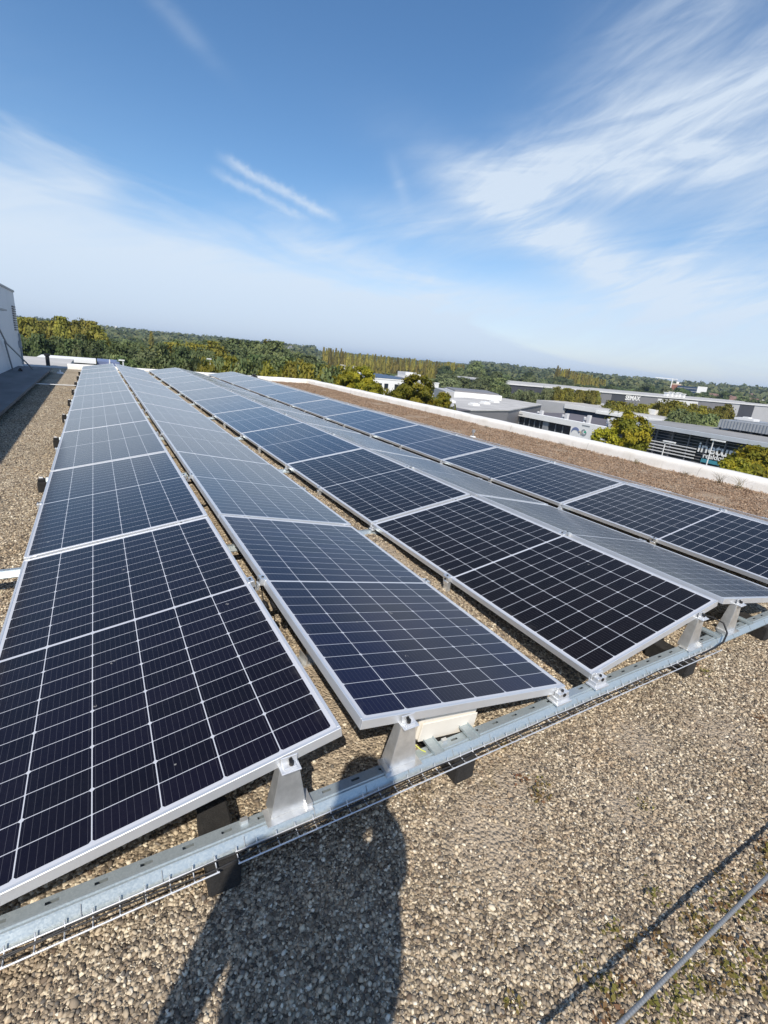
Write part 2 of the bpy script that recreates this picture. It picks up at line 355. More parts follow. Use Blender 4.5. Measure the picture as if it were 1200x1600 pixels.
# ------------------------------------------------------------ setting: land, roof, parapets
def gz(d):
    t = min(max((d - 380) / 820, 0), 1); return -10 + 13*t*t*(3 - 2*t)
m, b, p = mat('land'); P = b.pos()
c = b.ramp(b.noise(P, .012, 6, .6), [(.3, (.045, .06, .02)), (.5, (.085, .10, .03)), (.7, (.16, .15, .06))])
c = b.mix(b.step(b.noise(P, .03, 3), .52, .56), c, (.075, .075, .078))
b.put(p.inputs['Base Color'], c); p.inputs['Roughness'].default_value = .95
rings = [0, 8, 20, 40, 80, 140, 220, 300, 380, 460, 540, 640, 760, 900, 1050, 1200, 1500, 2200, 4000]
vs = [(0, 0, -10)]; fs = []; NA = 96
for r_ in rings[1:]:
    for k in range(NA): vs.append((r_*math.sin(2*math.pi*k/NA), r_*math.cos(2*math.pi*k/NA), gz(r_)))
for k in range(NA): fs.append((0, 1+(k+1)%NA, 1+k))
for i in range(len(rings)-2):
    for k in range(NA):
        a = 1+i*NA; fs.append((a+k, a+(k+1)%NA, a+NA+(k+1)%NA, a+NA+k))
tag(MB().add(vs, fs, True).build('ground', m), kind='structure')

RX0, RX1, RY0, RY1 = -9.0, 8.5, -9.0, 22.3
q = MB().box(RX0, RX1 + .3, RY0, RY1 + .3, -9.99, -.02)
tag(q.build('office_block', M['offwhite']), 'white building block under the gravel roof carrying the solar panels', 'building')
def mound(x, y):
    """gravel drifted up in the valleys between low panel edges"""
    if y < .05: return 0.0
    t = min(1, (y - .05)/1.1); t = t*t*(3 - 2*t); h = 0.0
    for xc in (1.22, 3.52): h = max(h, math.exp(-((x - xc)/.24)**2))
    if h < .01: return 0.0
    return h*t*(.098 + .035*mnoise.noise(Vector((x*3, y*2.4, 7))) + .012*mnoise.noise(Vector((x*14, y*14, 3)))) + h*.035*min(1, (y-.05)/.12)*(1-t)
gx = [RX0, -2.0] + list(np.arange(.5, 2.0, .05)) + list(np.arange(2.8, 4.3, .06)) + [6.0, RX1]; gy = [RY0, .0] + list(np.arange(.08, 6.0, .06)) + list(np.arange(6.1, 22, .4)) + [RY1]
nx, ny = len(gx), len(gy)
tag(MB().add([(x, y, mound(x, y)) for y in gy for x in gx], [(j*nx+i, j*nx+i+1, (j+1)*nx+i+1, (j+1)*nx+i) for j in range(ny-1) for i in range(nx-1)], True).build('gravel_roof', M['gravel']), kind='structure')
# patches where fine dusty grit lies over the stones (centre x, y, radius)
DUST = [(.42, -.28, .22), (.62, -.12, .16), (1.30, -.22, .15), (.95, -.42, .12), (1.75, -.35, .2), (2.6, -.5, .3), (.15, .55, .5), (1.2, 1.6, .4)]
# weathered white parapet coating
m, b, p = mat('parapet_coating'); P = b.pos(); X, Y, Z = b.xyz(P)
n = b.noise(P, 2.2, 6, .65); n2 = b.noise(b.vec(X, b.m('MULTIPLY', Y, 3.0), b.m('MULTIPLY', Z, .8)), 4.0, 4, .6)
c = b.mix(b.step(n, .35, .75), (.84, .82, .77), (.70, .67, .60))
dirt = b.m('MULTIPLY', b.step(n2, .56, .76), b.m('SUBTRACT', 1.0, b.step(Z, -.02, .19)))
c = b.mix(b.m('MULTIPLY', dirt, .62), c, (.33, .30, .26))
jt = b.m('LESS_THAN', b.m('FRACT', b.m('DIVIDE', b.m('ADD', X, b.m('ADD', Y, b.m('MULTIPLY', n, .05))), 2.35)), .007)
blot = b.step(b.noise(b.vec(X, Y, b.m('MULTIPLY', Z, 2.5)), 7.5, 5, .7), .60, .72)
c = b.mix(b.m('MULTIPLY', blot, .3), c, (.45, .42, .37)); c = b.mix(b.m('MULTIPLY', jt, .45), c, (.35, .33, .30))
b.put(p.inputs['Base Color'], c); p.inputs['Roughness'].default_value = .8; b.put(p.inputs['Normal'], b.bump(n, .01))
M['parapet'] = m
def parapet(pts, side, label):
    """upstand of rounded profile following pts; side = outward normal"""
    prof = [(0, -.02), (.012, .12), (.022, .17), (.045, .192), (.08, .20), (.32, .20), (.335, .185), (.335, -.3)]
    vs = []; fs = []; n = len(prof)
    for (x, y) in pts:
        w = random.uniform(-.006, .006)
        for o_, z_ in prof: vs.append((x + side[0]*(o_+w), y + side[1]*(o_+w), z_ + (w if z_ > .1 else 0)))
    for i in range(len(pts)-1):
        for j in range(n-1): fs.append((i*n+j, (i+1)*n+j, (i+1)*n+j+1, i*n+j+1))
    return tag(MB().add(vs, fs, True).build('parapet_wall', M['parapet']), label, 'parapet')
parapet([(8.5, y_) for y_ in np.linspace(-9, 22.65, 60)], (1, 0), 'low white parapet running along the right edge of the gravel roof')
parapet([(x_, 22.3) for x_ in np.linspace(-1.6, 8.5, 24)], (0, 1), 'low white parapet closing the far end of the solar rows')

# ------------------------------------------------------------ pebbles (stuff)
def pebbles():
    bm = bmesh.new(); bmesh.ops.create_icosphere(bm, subdivisions=1, radius=1.0); 
    bv = np.array([v.co[:] for v in bm.verts]); bf = np.array([[v.index for v in f.verts] for f in bm.faces]); bm.free()
    bm = bmesh.new(); bmesh.ops.create_icosphere(bm, subdivisions=2, radius=1.0)
    bv2 = np.array([v.co[:] for v in bm.verts]); bf2 = np.array([[v.index for v in f.verts] for f in bm.faces]); bm.free()
    def gen(n, x0, x1, y0, y1, s0, s1, bv, bf, pw=1.0):
        N = n; k = len(bv)
        a = rng.random((N, 3)); s = s0 + (s1 - s0)*a[:, 0]**2.0
        sc = np.stack([s*(.8+.5*rng.random(N)), s*(.6+.4*rng.random(N)), s*(.42+.3*rng.random(N))], 1)
        th = rng.random(N)*6.283; c, si = np.cos(th), np.sin(th)
        tl = (rng.random((N, 2))-.5)*.9
        v = bv[None]*(1 + .55*(rng.random((N, k, 1))-.5)) * sc[:, None]
        vx = v[..., 0]*c[:, None] - v[..., 1]*si[:, None]; vy = v[..., 0]*si[:, None] + v[..., 1]*c[:, None]
        vz = v[..., 2] + vx*tl[:, :1] + vy*tl[:, 1:]
        pos = np.stack([x0+(x1-x0)*rng.random(N), y0+(y1-y0)*rng.random(N)**pw, sc[:, 2]*(.1+.75*rng.random(N))], 1)
        kp = np.ones(N, bool)
        for cx_, cy_, r_ in DUST: kp &= rng.random(N) > .80*np.exp(-((pos[:, 0]-cx_)**2 + (pos[:, 1]-cy_)**2)/r_**2)
        if y1 > .3 and x1 > 1.0 and x0 < 4: pos[:, 2] += np.array([mound(a_, b_) for a_, b_ in pos[:, :2]])
        V = np.stack([vx, vy, vz], -1) + pos[:, None]
        V = V[kp]; N = len(V)
        F = bf[None] + (np.arange(N)*k)[:, None, None]
        tone = np.clip(rng.beta(1.25, 1.4, N), 0, 1); hue = rng.random(N)
        return V.reshape(-1, 3), F.reshape(-1, 3), np.repeat(tone, len(bf)), np.repeat(hue, len(bf))
    parts = [gen(75000, -1.2, 1.5, -.98, .12, .0022, .0079, bv, bf), gen(50000, 1.5, 3.6, -1.0, .25, .0026, .009, bv, bf),
             gen(26000, -.75, 2.6, .1, 1.1, .0025, .009, bv, bf), gen(26000, 3.6, 6.5, -1.2, .8, .0035, .010, bv, bf),
             gen(52000, -2.3, -1.0, 1.8, 15.0, .004, .011, bv, bf, 2.0), gen(1800, -1.2, 3.2, -1.0, .2, .0075, .0115, bv, bf), gen(9000, 1.02, 1.5, .1, 2.2, .003, .009, bv, bf), gen(7000, 1.05, 1.5, 2.2, 6.0, .004, .01, bv, bf), gen(6000, -.1, .5, 1.1, 5.0, .004, .010, bv, bf), gen(6000, 1.0, 1.5, 1.1, 5.0, .004, .010, bv, bf)]
    off = 0; Vs = []; Fs = []; T = []; H = []
    for V, F, t, h in parts: Vs.append(V); Fs.append(F+off); off += len(V); T.append(t); H.append(h)
    V = np.concatenate(Vs); F = np.concatenate(Fs); T = np.concatenate(T); H = np.concatenate(H)
    me = bpy.data.meshes.new('gravel'); me.vertices.add(len(V)); me.vertices.foreach_set('co', V.astype(np.float32).ravel())
    me.loops.add(F.size); me.loops.foreach_set('vertex_index', F.astype(np.int32).ravel())
    me.polygons.add(len(F)); me.polygons.foreach_set('loop_start', np.arange(0, F.size, 3, dtype=np.int32))
    me.update(calc_edges=True)
    for nme, arr in (('tone', T), ('hue', H)):
        a = me.attributes.new(nme, 'FLOAT', 'FACE'); a.data.foreach_set('value', arr.astype(np.float32))
    me.materials.append(M['pebble'])
    return tag(link('gravel', me), 'loose brown and beige roof gravel around the panel rows', 'gravel', kind='stuff')
pebbles()

def quads_mesh(name, C_, size, tone, material, nrm=None, asp=1.6):
    """leaf-sized quads: centres C_, random orientation"""
    N = len(C_); a = rng.normal(size=(N, 3)); a /= np.linalg.norm(a, axis=1)[:, None]
    if nrm is not None: a = a*.75 + nrm; a /= np.linalg.norm(a, axis=1)[:, None]
    t = np.cross(a, rng.normal(size=(N, 3))); t /= np.linalg.norm(t, axis=1)[:, None]; bt = np.cross(a, t)
    s = (size*(.6+.8*rng.random(N)))[:, None] if np.isscalar(size) else (size*(.6+.8*rng.random(N)))[:, None]
    V = np.stack([C_ - t*s*asp*.5, C_ + bt*s*.5, C_ + t*s*asp*.5, C_ - bt*s*.5], 1).reshape(-1, 3)
    F = np.arange(4*N)
    me = bpy.data.meshes.new(name); me.vertices.add(4*N); me.vertices.foreach_set('co', V.astype(np.float32).ravel())
    me.loops.add(4*N); me.loops.foreach_set('vertex_index', F.astype(np.int32)); me.polygons.add(N)
    me.polygons.foreach_set('loop_start', np.arange(0, 4*N, 4, dtype=np.int32)); me.update(calc_edges=True)
    at = me.attributes.new('tone', 'FLOAT', 'FACE'); at.data.foreach_set('value', np.clip(tone, 0, 1).astype(np.float32))
    me.materials.append(material); return me

# moss tufts and sedum (stuff)
M['moss'] = leafmat('moss', [(.075, .078, .02), (.125, .115, .03), (.115, .068, .032), (.12, .048, .035)])
M['sedum'] = leafmat('dried_sedum', [(.105, .067, .046), (.185, .122, .085), (.245, .172, .122), (.31, .245, .185)])
def scatter(n, k, x0, x1, y0, y1, spread, size, h, material, name, label, keep=lambda x, y: True):
    cs = []; tn = []
    for _ in range(n):
        x, y = random.uniform(x0, x1), random.uniform(y0, y1)
        if not keep(x, y): continue
        c0 = random.random()
        for _ in range(k):
            cs.append((x+random.gauss(0, spread), y+random.gauss(0, spread), random.uniform(.002, h))); tn.append(c0*.7 + random.random()*.3)
    return tag(link(name, quads_mesh(name, np.array(cs), size, np.array(tn), material, np.array([[0, 0, .9]]))), label, name.replace('_', ' '), kind='stuff')
scatter(150, 26, .1, 2.6, -1.0, .1, .018, .008, .022, M['moss'], 'moss', 'yellow green and reddish moss tufts between the near stones',
        lambda x, y: y < -.62 or mnoise.noise(Vector((x*2.2, y*2.2, 4))) > .22)
scatter(15000, 9, 5.55, 8.5, .8, 22.2, .05, .016, .028, M['sedum'], 'sedum', 'dried reddish brown sedum covering the strip beside the right parapet',
        lambda x, y: mnoise.noise(Vector((x*1.1, y*1.1, 1))) > -.35)
scatter(60, 30, .25, 1.6, -1.02, -.72, .022, .009, .02, M['moss'], 'moss_patch', 'reddish and yellow green moss patches beside the steel cable')
M['drygrass'] = leafmat('dry_weeds', [(.12, .10, .05), (.19, .15, .08), (.24, .20, .11)])
for i, (x, y) in enumerate([(8.28, 2.75), (8.3, 2.45), (8.33, 4.3), (8.35, 3.35), (8.35, 6.1), (8.3, 8.6), (8.3, 1.9)]):
    q = MB()
    for k in range(26):
        a = random.uniform(0, 6.28); r_ = random.uniform(.02, .14); h_ = random.uniform(.08, .20)
        q.tube([(random.gauss(0, .02), random.gauss(0, .05), 0), (r_*.4*math.cos(a), r_*.6*math.sin(a), h_*.7), (r_*math.cos(a), r_*1.3*math.sin(a), h_)], [.002, .0016, .0008], 3)
    o = q.build('dry_weed', M['drygrass']); o.location = (x, y, 0); o.scale = (1, 1, (1.1, 1.0, .6, .5, .5, .45, .7)[i])
    tag(o, ['tall dry weed at the parapet foot below the rooftop sign, left of its pair', 'tall dry weed at the parapet foot, right one of the close pair', 'thin dry weed at the parapet foot level with the lamp post', 'short dry weed at the parapet foot between two weed clumps',
            'small dry weed against the parapet under the bushy yellow tree', 'faint dry weed against the parapet in front of the framed white building', 'dry weed at the parapet foot closest to the right edge'][i], 'weed', 'weeds along the parapet')

# ------------------------------------------------------------ solar panels
TILT = 0.17404; CT, ST = math.cos(TILT), math.sin(TILT); WW = MW*CT; GP, GV = .0743, .1792
PER = 2*WW + GP + GV; STEP = 2.13; LOWZ = .20; NMOD = 10
def row_x(r):           # left edge, z at left edge, slope sign
    k = r // 2
    return (-GP/2 - WW + k*PER, LOWZ, 1) if r % 2 == 0 else (GP/2 + k*PER, LOWZ + MW*ST, -1)
fl, fh = .0105, .035    # frame lip and height
q = MB()
q.box(0, MW, 0, fl, -fh, 0); q.box(0, MW, ML-fl, ML, -fh, 0); q.box(0, fl, fl, ML-fl, -fh, 0); q.box(MW-fl, MW, fl, ML-fl, -fh, 0)
q.box(fl, MW-fl, fl, .03, -fh, -fh+.002); q.box(fl, MW-fl, ML-.03, ML-fl, -fh, -fh+.002); q.box(fl, .03, .03, ML-.03, -fh, -fh+.002); q.box(MW-.03, MW-fl, .03, ML-.03, -fh, -fh+.002)
me_frame = q.mesh('frame', M['alu'], .0012)
me_glass = MB().quad((fl, fl, -.0025), (MW-fl, fl, -.0025), (MW-fl, ML-fl, -.0025), (fl, ML-fl, -.0025)).mesh('cell_glass', M['cells'])
me_back = MB().box(fl, MW-fl, fl, ML-fl, -.0085, -.0045).mesh('back_sheet', M['backsheet'])
# mid-edge clamp (block, bolt) on the long edge, local to the panel edge
q = MB().box(-.022, .012, -.028, .028, -.030, .005); q.box(-.026, -.018, -.022, .022, -.06, -.028)
me_clamp = q.mesh('edge_clamp', M['alu_mill'], .0015)
me_bolt = MB().tube([(-.028, 0, -.012), (-.019, 0, -.012)], .007, 8, False).tube([(-.006, 0, .004), (-.006, 0, .010)], .006, 6, False).mesh('bolt', M['black'])
q = MB().box(-.012, .012, -.02, -.0165, -.165, -.03).box(-.012, -.009, -.0165, .02, -.165, -.03); q.box(-.035, .03, -.03, .03, -.168, -.165)
me_leg = q.mesh('support_leg', M['alu_mill'])
ROWN = ['leftmost row', 'second row from the left', 'third row from the left', 'fourth row, sloping away from view', 'fifth row from the left', 'rightmost row, hidden behind the fifth']
ORD = ['nearest', 'second', 'third', 'fourth', 'fifth', 'sixth', 'seventh', 'eighth', 'ninth', 'farthest']
for r in range(6):
    x0, z0, sg = row_x(r)
    for j in range(NMOD):
        root = empty('solar_panel', (x0, .0 + j*STEP, z0)); 
        root.rotation_euler = (random.gauss(0, .0012), -sg*TILT + random.gauss(0, .0025), random.gauss(0, .0006))
        tag(root, f'{ORD[j]} solar panel from the front rail in the {ROWN[r]}', 'solar panel', 'solar panels on the roof')
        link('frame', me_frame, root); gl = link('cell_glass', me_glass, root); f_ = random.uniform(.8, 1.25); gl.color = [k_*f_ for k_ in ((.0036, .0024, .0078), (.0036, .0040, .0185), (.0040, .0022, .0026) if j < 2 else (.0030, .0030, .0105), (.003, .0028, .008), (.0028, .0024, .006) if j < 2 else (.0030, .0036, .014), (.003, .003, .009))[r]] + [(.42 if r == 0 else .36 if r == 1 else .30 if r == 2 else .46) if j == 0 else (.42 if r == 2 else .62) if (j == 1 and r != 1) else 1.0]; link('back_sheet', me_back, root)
        if j < 6:
            for e_ in (0, 1):
                c_ = link('edge_clamp', me_clamp, root); c_.location = (0 if e_ == 0 else MW, ML/2 + .03, 0); c_.rotation_euler = (0, 0, 0 if e_ == 0 else math.pi)
                link('bolt', me_bolt, c_)
                if (e_ == 0) == (sg == 1) and r in (1, 2, 3, 4) and j < 4:
                    l_ = link('support_leg', me_leg, root); l_.location = (0 if e_ == 0 else MW, ML/2 + .03, 0); l_.rotation_euler = (0, sg*TILT, 0 if e_ == 0 else math.pi)

# ------------------------------------------------------------ mounting rails with brackets
def bracket_mesh(mirror):
    """tall folded sheet post, x measured inward from the ridge edge"""
    s = mirror; q = MB(); t = .003; z0, z1 = .1405, .318
    A = [(.112, z0), (.224, z0), (.200, z1), (.143, z1)]
    def P(x, y, z): return (s*x, y, z)
    y0 = -.018
    vs = [P(x, y0, z) for x, z in A] + [P(x, y0+t, z) for x, z in A]
    fs = [(0, 1, 2, 3), (7, 6, 5, 4), (0, 4, 5, 1), (1, 5, 6, 2), (2, 6, 7, 3), (3, 7, 4, 0)]
    if s < 0: fs = [f[::-1] for f in fs]
    q.add(vs, fs)
    for xa, xb in ((.112, .143), (.224, .200)):            # folded sides
        y1 = .038
        w = -t if xa > .2 else t
        vs = [P(xa, y0+t, z0), P(xb, y0+t, z1), P(xb, y1-.02, z1), P(xa, y1, z0), P(xa+w, y0+t, z0), P(xb+w, y0+t, z1), P(xb+w, y1-.02, z1), P(xa+w, y1, z0)]
        q.add(vs, [(0, 1, 2, 3), (7, 6, 5, 4), (0, 4, 5, 1), (1, 5, 6, 2), (2, 6, 7, 3), (3, 7, 4, 0)])
    a, b_ = sorted((s*.095, s*.240)); q.box(a, b_, -.040, .024, .1372, .1402)          # foot plate
    a, b_ = sorted((s*.095, s*.115)); q.box(a, b_, -.03, .03, .1402, .155)
    return q
def head_mesh(mirror):
    s = mirror; q = MB(); a, b_ = sorted((s*.142, s*.202))
    q.box(a, b_, -.040, .014, .3165, .322); q.box(a+.004, b_-.004, -.012, -.0075, .322, .352); q.box(a+.012, b_-.012, -.032, -.0075, .322, .330)
    return q
me_post = {s: bracket_mesh(s).mesh('tall_post', M['alu_mill'], .0006) for s in (-1, 1)}
me_head = {s: head_mesh(s).mesh('post_head', M['alu'], .0012) for s in (-1, 1)}
me_hbolt = {s: MB().tube([(s*.168, -.022, .330), (s*.168, -.022, .342)], .0075, 6, False).tube([(s*.168, -.0155, .342), (s*.168, -.0115, .342)], .006, 8, False).mesh('bolt', M['black']) for s in (-1, 1)}
def low_mesh(s):
    q = MB(); a, b_ = sorted((s*-.005, s*.085))
    q.box(a, b_, -.042, .018, .1405, .150); q.box(a+.008, b_-.008, -.030, .014, .150, .168); q.box(a+.014, b_-.014, -.030, -.0035, .168, .190); q.box(a+.02, b_-.02, -.010, .006, .190, .2075)
    return q
me_low = {s: low_mesh(s).mesh('low_bracket', M['alu'], .0015) for s in (-1, 1)}
me_lbolt = {s: MB().tube([(s*.04, -.034, .181), (s*.04, -.0295, .181)], .0085, 8, False).tube([(s*.04, -.018, .190), (s*.04, -.018, .199)], .006, 6, False).mesh('bolt', M['black']) for s in (-1, 1)}
def rail_mesh(x0, x1, slots):
    t = .0025; q = MB()
    top = [(-.008, .1345), (-.011, .1395), (-.016, .1395), (-.018, .1355), (-.024, .1355), (-.027, .1310), (-.040, .1135), (-.044, .108)]
    n = len(top); low = [(y+.0008, z-t) for y, z in top]
    q.extrude_x((top + low[::-1])[::-1], x0, x1)
    fa, fb_ = -.008, .022                                              # back flange with slots
    if slots:
        q.box(x0, x1, fa, .003, .132, .1345); q.box(x0, x1, .012, fb_, .132, .1345)
        x = x0
        while x < x1:
            q.box(x, min(x+.075, x1), .003, .012, .132, .1345); x += .105
    else: q.box(x0, x1, fa, fb_, .132, .1345)
    q.box(x0, x1, fb_, fb_+.002, .102, .1345)
    q.box(x0, x1, -.042, .022, .1005, .103)
    return q
RW = {0: 'front rail', }
LBL = ['long galvanised rail carrying the near ends of all panel rows', 'galvanised rail under the first panel joints, sticking out far at left', 'galvanised rail under the second panel joints with a black foot at left',
       'galvanised rail under the third panel joints', 'galvanised rail under the fourth panel joints', 'galvanised rail under the fifth panel joints', 'galvanised rail under the sixth panel joints',
       'galvanised rail under the seventh panel joints', 'galvanised rail under the eighth panel joints', 'galvanised rail under the ninth panel joints', 'galvanised rail under the far ends of the panel rows']
EDGES = []               # (x, mirror, tall)
for r in range(6):
    x0, z0, sg = row_x(r)
    if sg == 1: EDGES += [(x0, 1, False), (x0 + WW, -1, True)]
    else: EDGES += [(x0, 1, True), (x0 + WW, -1, False)]
me_rail0 = rail_mesh(-1.42, 5.8, True).mesh('profile', M['galv'], 0)
for j in range(NMOD + 1):
    y = 0.0 if j == 0 else j*STEP - .011 + .012
    root = empty('mounting_rail', (0, y, 0)); tag(root, LBL[j], 'rail', 'rails across the rows')
    if j == 0: link('profile', me_rail0, root)
    else: rail_mesh(-2.6 if j == 1 else -1.10, 5.8, j == 1).build('profile', M['galv'], root)
    for (x, s, tall) in EDGES:
        if j > 5 and not (x < 2): continue
        if tall:
            o = link('tall_post', me_post[s], root); o.location = (x, 0, 0)
            h_ = link('post_head', me_head[s], o); link('bolt', me_hbolt[s], h_)
        else:
            o = link('low_bracket', me_low[s], root); o.location = (x, 0, 0); link('bolt', me_lbolt[s], o)
# cross plates on the front rail beside the box, slotted clips
cpm = MB().box(0, .045, -.03, .075, .1402, .1432).box(0, .003, -.03, .075, .1432, .150).box(.042, .045, -.03, .075, .1432, .150).mesh('cross_plate', M['galv'])
rail0 = [o for o in bpy.data.objects if o.name == 'mounting_rail'][0]
for x in (.335, .505, 2.33, 2.72): link('cross_plate', cpm, rail0).location = (x, 0, 0)
cm = MB().box(0, .022, .006, .020, .1345, .1475).mesh('clip', M['alu_mill'])
for x in (-.345, .40, -1.1): link('clip', cm, rail0).location = (x, 0, 0)
# vertical tie wires hooked over the rail
x = -1.35; tw = MB().tube([(0, -.029, .1325), (0, -.0415, .1150), (0, -.052, .114)], .0011, 4).mesh('tie_wire', M['steel_grey'])
while x < 3.4: link('tie_wire', tw, rail0).location = (x, 0, 0); x += random.uniform(.13, .22)

# ------------------------------------------------------------ rubber pads
me_pad = MB().box(-.045, .045, -.070, .165, 0, .1003).mesh('rubber_pad', M['rubber'], .006)
PADS = [(-.405, 0, 'black rubber pad under the front rail beneath the leftmost row'), (.465, 0, 'black rubber pad under the front rail just right of the cream box'),
        (2.03, 0, 'black rubber pad under the front rail near the looped black cable'), (2.95, 0, 'black rubber pad under the front rail at the right picture edge'),
        (1.25, .06, None), (-1.3, 0, None), (3.9, 0, None)]
for x, y, l in PADS:
    if not l: continue
    o = link('rubber_pad', me_pad); o.location = (x, y, 0); o.rotation_euler = (0, 0, random.gauss(0, .03)); tag(o, l, 'rubber pad', 'rubber pads under the rails')
ORDP = ['', 'first', 'second', 'third', 'fourth', 'fifth', 'sixth', 'seventh', 'eighth', 'ninth']
me_pad2 = MB().box(-.045, .045, -.045, .045, 0, .100).mesh('rubber_pad', M['rubber'], .006)
me_cap = MB().box(-.04, .02, -.03, .012, .1002, .132).mesh('end_block', M['black'], .004)
for j in range(2, 10):
    o = link('rubber_pad', me_pad2); o.location = (-1.125, j*STEP + .002, 0); tag(o, f'black rubber pad poking out left of the panels at the {ORDP[j]} joint', 'rubber pad', 'rubber pads under the rails')
    k = link('end_block', me_cap, o); MB().box(-.03, .0, -.0, .022, .150, .158).build('white_tab', M['white_paint'], k).location = (0, 0, -.018)

# ------------------------------------------------------------ wire cable trays and cables on the near rail
def tray(x0, x1, label):
    root = empty('wire_tray', (0, 0, 0)); tag(root, label, 'cable tray', 'wire cable trays on the front rail')
    for y, z in ((-.088, .116), (-.052, .116)): MB().tube([(x0, y, z), (x1, y, z)], .0026, 6).build('long_wire', M['alu'], root)
    cw = MB().tube([(0, -.088, .119), (0, -.086, .1145), (0, -.054, .1135), (0, -.047, .128)], .0021, 5).mesh('cross_wire', M['alu'])
    x = x0 + .004
    while x < x1: link('cross_wire', cw, root).location = (x, 0, 0); x += .058
tray(-1.42, -.425, 'wire cable tray along the front rail left of the photographer shadow')
tray(-.375, 2.28, 'wire cable tray along the front rail from the shadow to the right')
M['cable'] = plain('black_cable', (.02, .02, .021), .5, 0, .2, 40)
def cable(x0, x1, y, z, amp, r, name, label, m='cable'):
    pts = []; n = int((x1-x0)/.035)
    ph = random.random()*6
    for i in range(n+1):
        x = x0 + (x1-x0)*i/n; pts.append((x, y + amp*math.sin(x*9+ph) + amp*.6*math.sin(x*23+ph), z + .002*math.sin(x*13+ph*2)))
    return tag(MB().tube(pts, r, 6).build(name, M[m]), label, 'cable', 'cables lying in the trays')
cable(-1.4, 2.25, -.0600, .1185, .003, .0024, 'power_cable', 'black cable lying in the wire trays, nearer the rail')
cable(-1.3, 1.75, -.072, .1185, .004, .0024, 'power_cable', 'black cable lying in the wire trays, farther from the rail')
tag(MB().tube([(2.36, .16, .20), (2.385, .05, .225), (2.40, -.01, .215), (2.395, -.045, .17), (2.34, -.06, .135), (2.25, -.063, .122), (2.1, -.066, .118)], .005, 8).build('looped_cable', M['cable']),
    'thick black cable looping down between the two posts at right', 'cable')
tag(MB().tube([(1.03, .10, .19), (1.025, .04, .165), (1.02, .015, .148), (1.015, .0, .139)], .0026, 6).build('earth_wire', M['yellowgreen']),
    'yellow green earth wire below the right corner of the second row', 'wire')
tag(MB().tube([(.27, .10, .17), (.285, .05, .155), (.305, .012, .142), (.318, .0, .138)], .0026, 6).build('earth_wire', M['yellowgreen']),
    'yellow green earth wire below the cream box', 'wire')
# junction box under row two
root = empty('junction_box', (.305, .05, .125)); root.rotation_euler = (0, rad(9.0), 0)
tag(root, 'cream plastic junction box hanging under the second row, behind the bracket', 'junction box')
q = MB().box(0, .285, 0, .16, .012, .165); q.build('box_body', M['cream'], root, .012)
MB().box(.004, .281, -.006, .0, .02, .10).build('box_lid', M['cream'], root, .003)
# connectors dangling in the gap between first and second row
for i, (x, y, l) in enumerate([(.03, 1.02, 'black plug connector hanging in the gap beside the second row, left one'), (.065, 1.0, 'black plug connector hanging in the gap beside the second row, right one')]):
    o = MB().tube([(0, -.03, .26), (0, .0, .265), (0, .035, .26)], [.011, .014, .010], 8).tube([(0, .03, .26), (.01, .10, .29), (.02, .2, .31)], .003, 5).build('plug_connector', M['black'])
    o.location = (x, y, 0); tag(o, l, 'connector', 'connectors under the panels')
q = MB(); q.box(-.09, .13, -.04, .04, .0, .012)
for x in np.linspace(-.08, .12, 6): q.box(x, x+.006, -.04, .04, .012, .05)
o = q.build('ground_support', M['alu_mill']); o.location = (.13, .84, 0); o.rotation_euler = (0, 0, .1); tag(o, 'small ribbed metal support on the gravel between the first two rows', 'support')

# ------------------------------------------------------------ lifeline
m, b, p = mat('steel_rope'); x, y, z = b.xyz(b.obj())
wv = b.m('SINE', b.m('ADD', b.m('MULTIPLY', x, 700.0), b.m('MULTIPLY', z, 300.0)))
b.put(p.inputs['Base Color'], b.mix(b.m('ADD', .5, b.m('MULTIPLY', wv, .5)), (.24, .25, .255), (.29, .30, .305))); p.inputs['Metallic'].default_value = .5; p.inputs['Roughness'].default_value = .5
b.put(p.inputs['Normal'], b.bump(wv, .0002))
tag(MB().tube([(-4, -.80, .148), (0, -.815, .149), (3, -.825, .15), (8.5, -.85, .16)], .0053, 10).build('steel_cable', m), 'taut grey steel cable crossing the gravel in the lower right corner', 'steel cable')
for i, x in enumerate((-4.0, 8.3)):
    o = MB().box(-.12, .12, -.12, .12, 0, .03).tube([(0, 0, .03), (0, 0, .17)], .02, 10).build('cable_anchor', M['galv']); o.location = (x, -.80 - (.05 if i else 0), 0)
    tag(o, ['galvanised anchor post holding the left end of the steel cable', 'galvanised anchor post holding the right end of the steel cable'][i], 'anchor', 'anchors of the steel cable')
# small roof items
o = MB().tube([(-1.97, 14.1, .11), (-1.1, 14.08, .11)], .012, 6).build('conduit_rod', M['alu_mill']); tag(o, 'thin pale rod crossing the left gravel strip from the dark deck to the panels', 'rod')
root = empty('rod_holder', (6.49, 7.02, 0)); tag(root, 'small white base with a short dark rod on the sedum strip', 'rod holder')
MB().tube([(0, 0, 0), (0, 0, .05)], [.075, .06], 14, False).build('base', M['white_paint'], root)
MB().tube([(0, 0, .05), (0, 0, .20)], .012, 6).box(-.03, .03, -.02, .02, .13, .19).build('rod', M['steel_grey'], root)
o = MB().box(-.13, .13, -.1, .1, 0, .22).box(-.09, .05, -.08, .08, .22, .29).build('cable_box', M['black'], None, .01); o.location = (5.75, 21.95, 0); tag(o, 'small black box standing by the far parapet behind the fifth row', 'box')

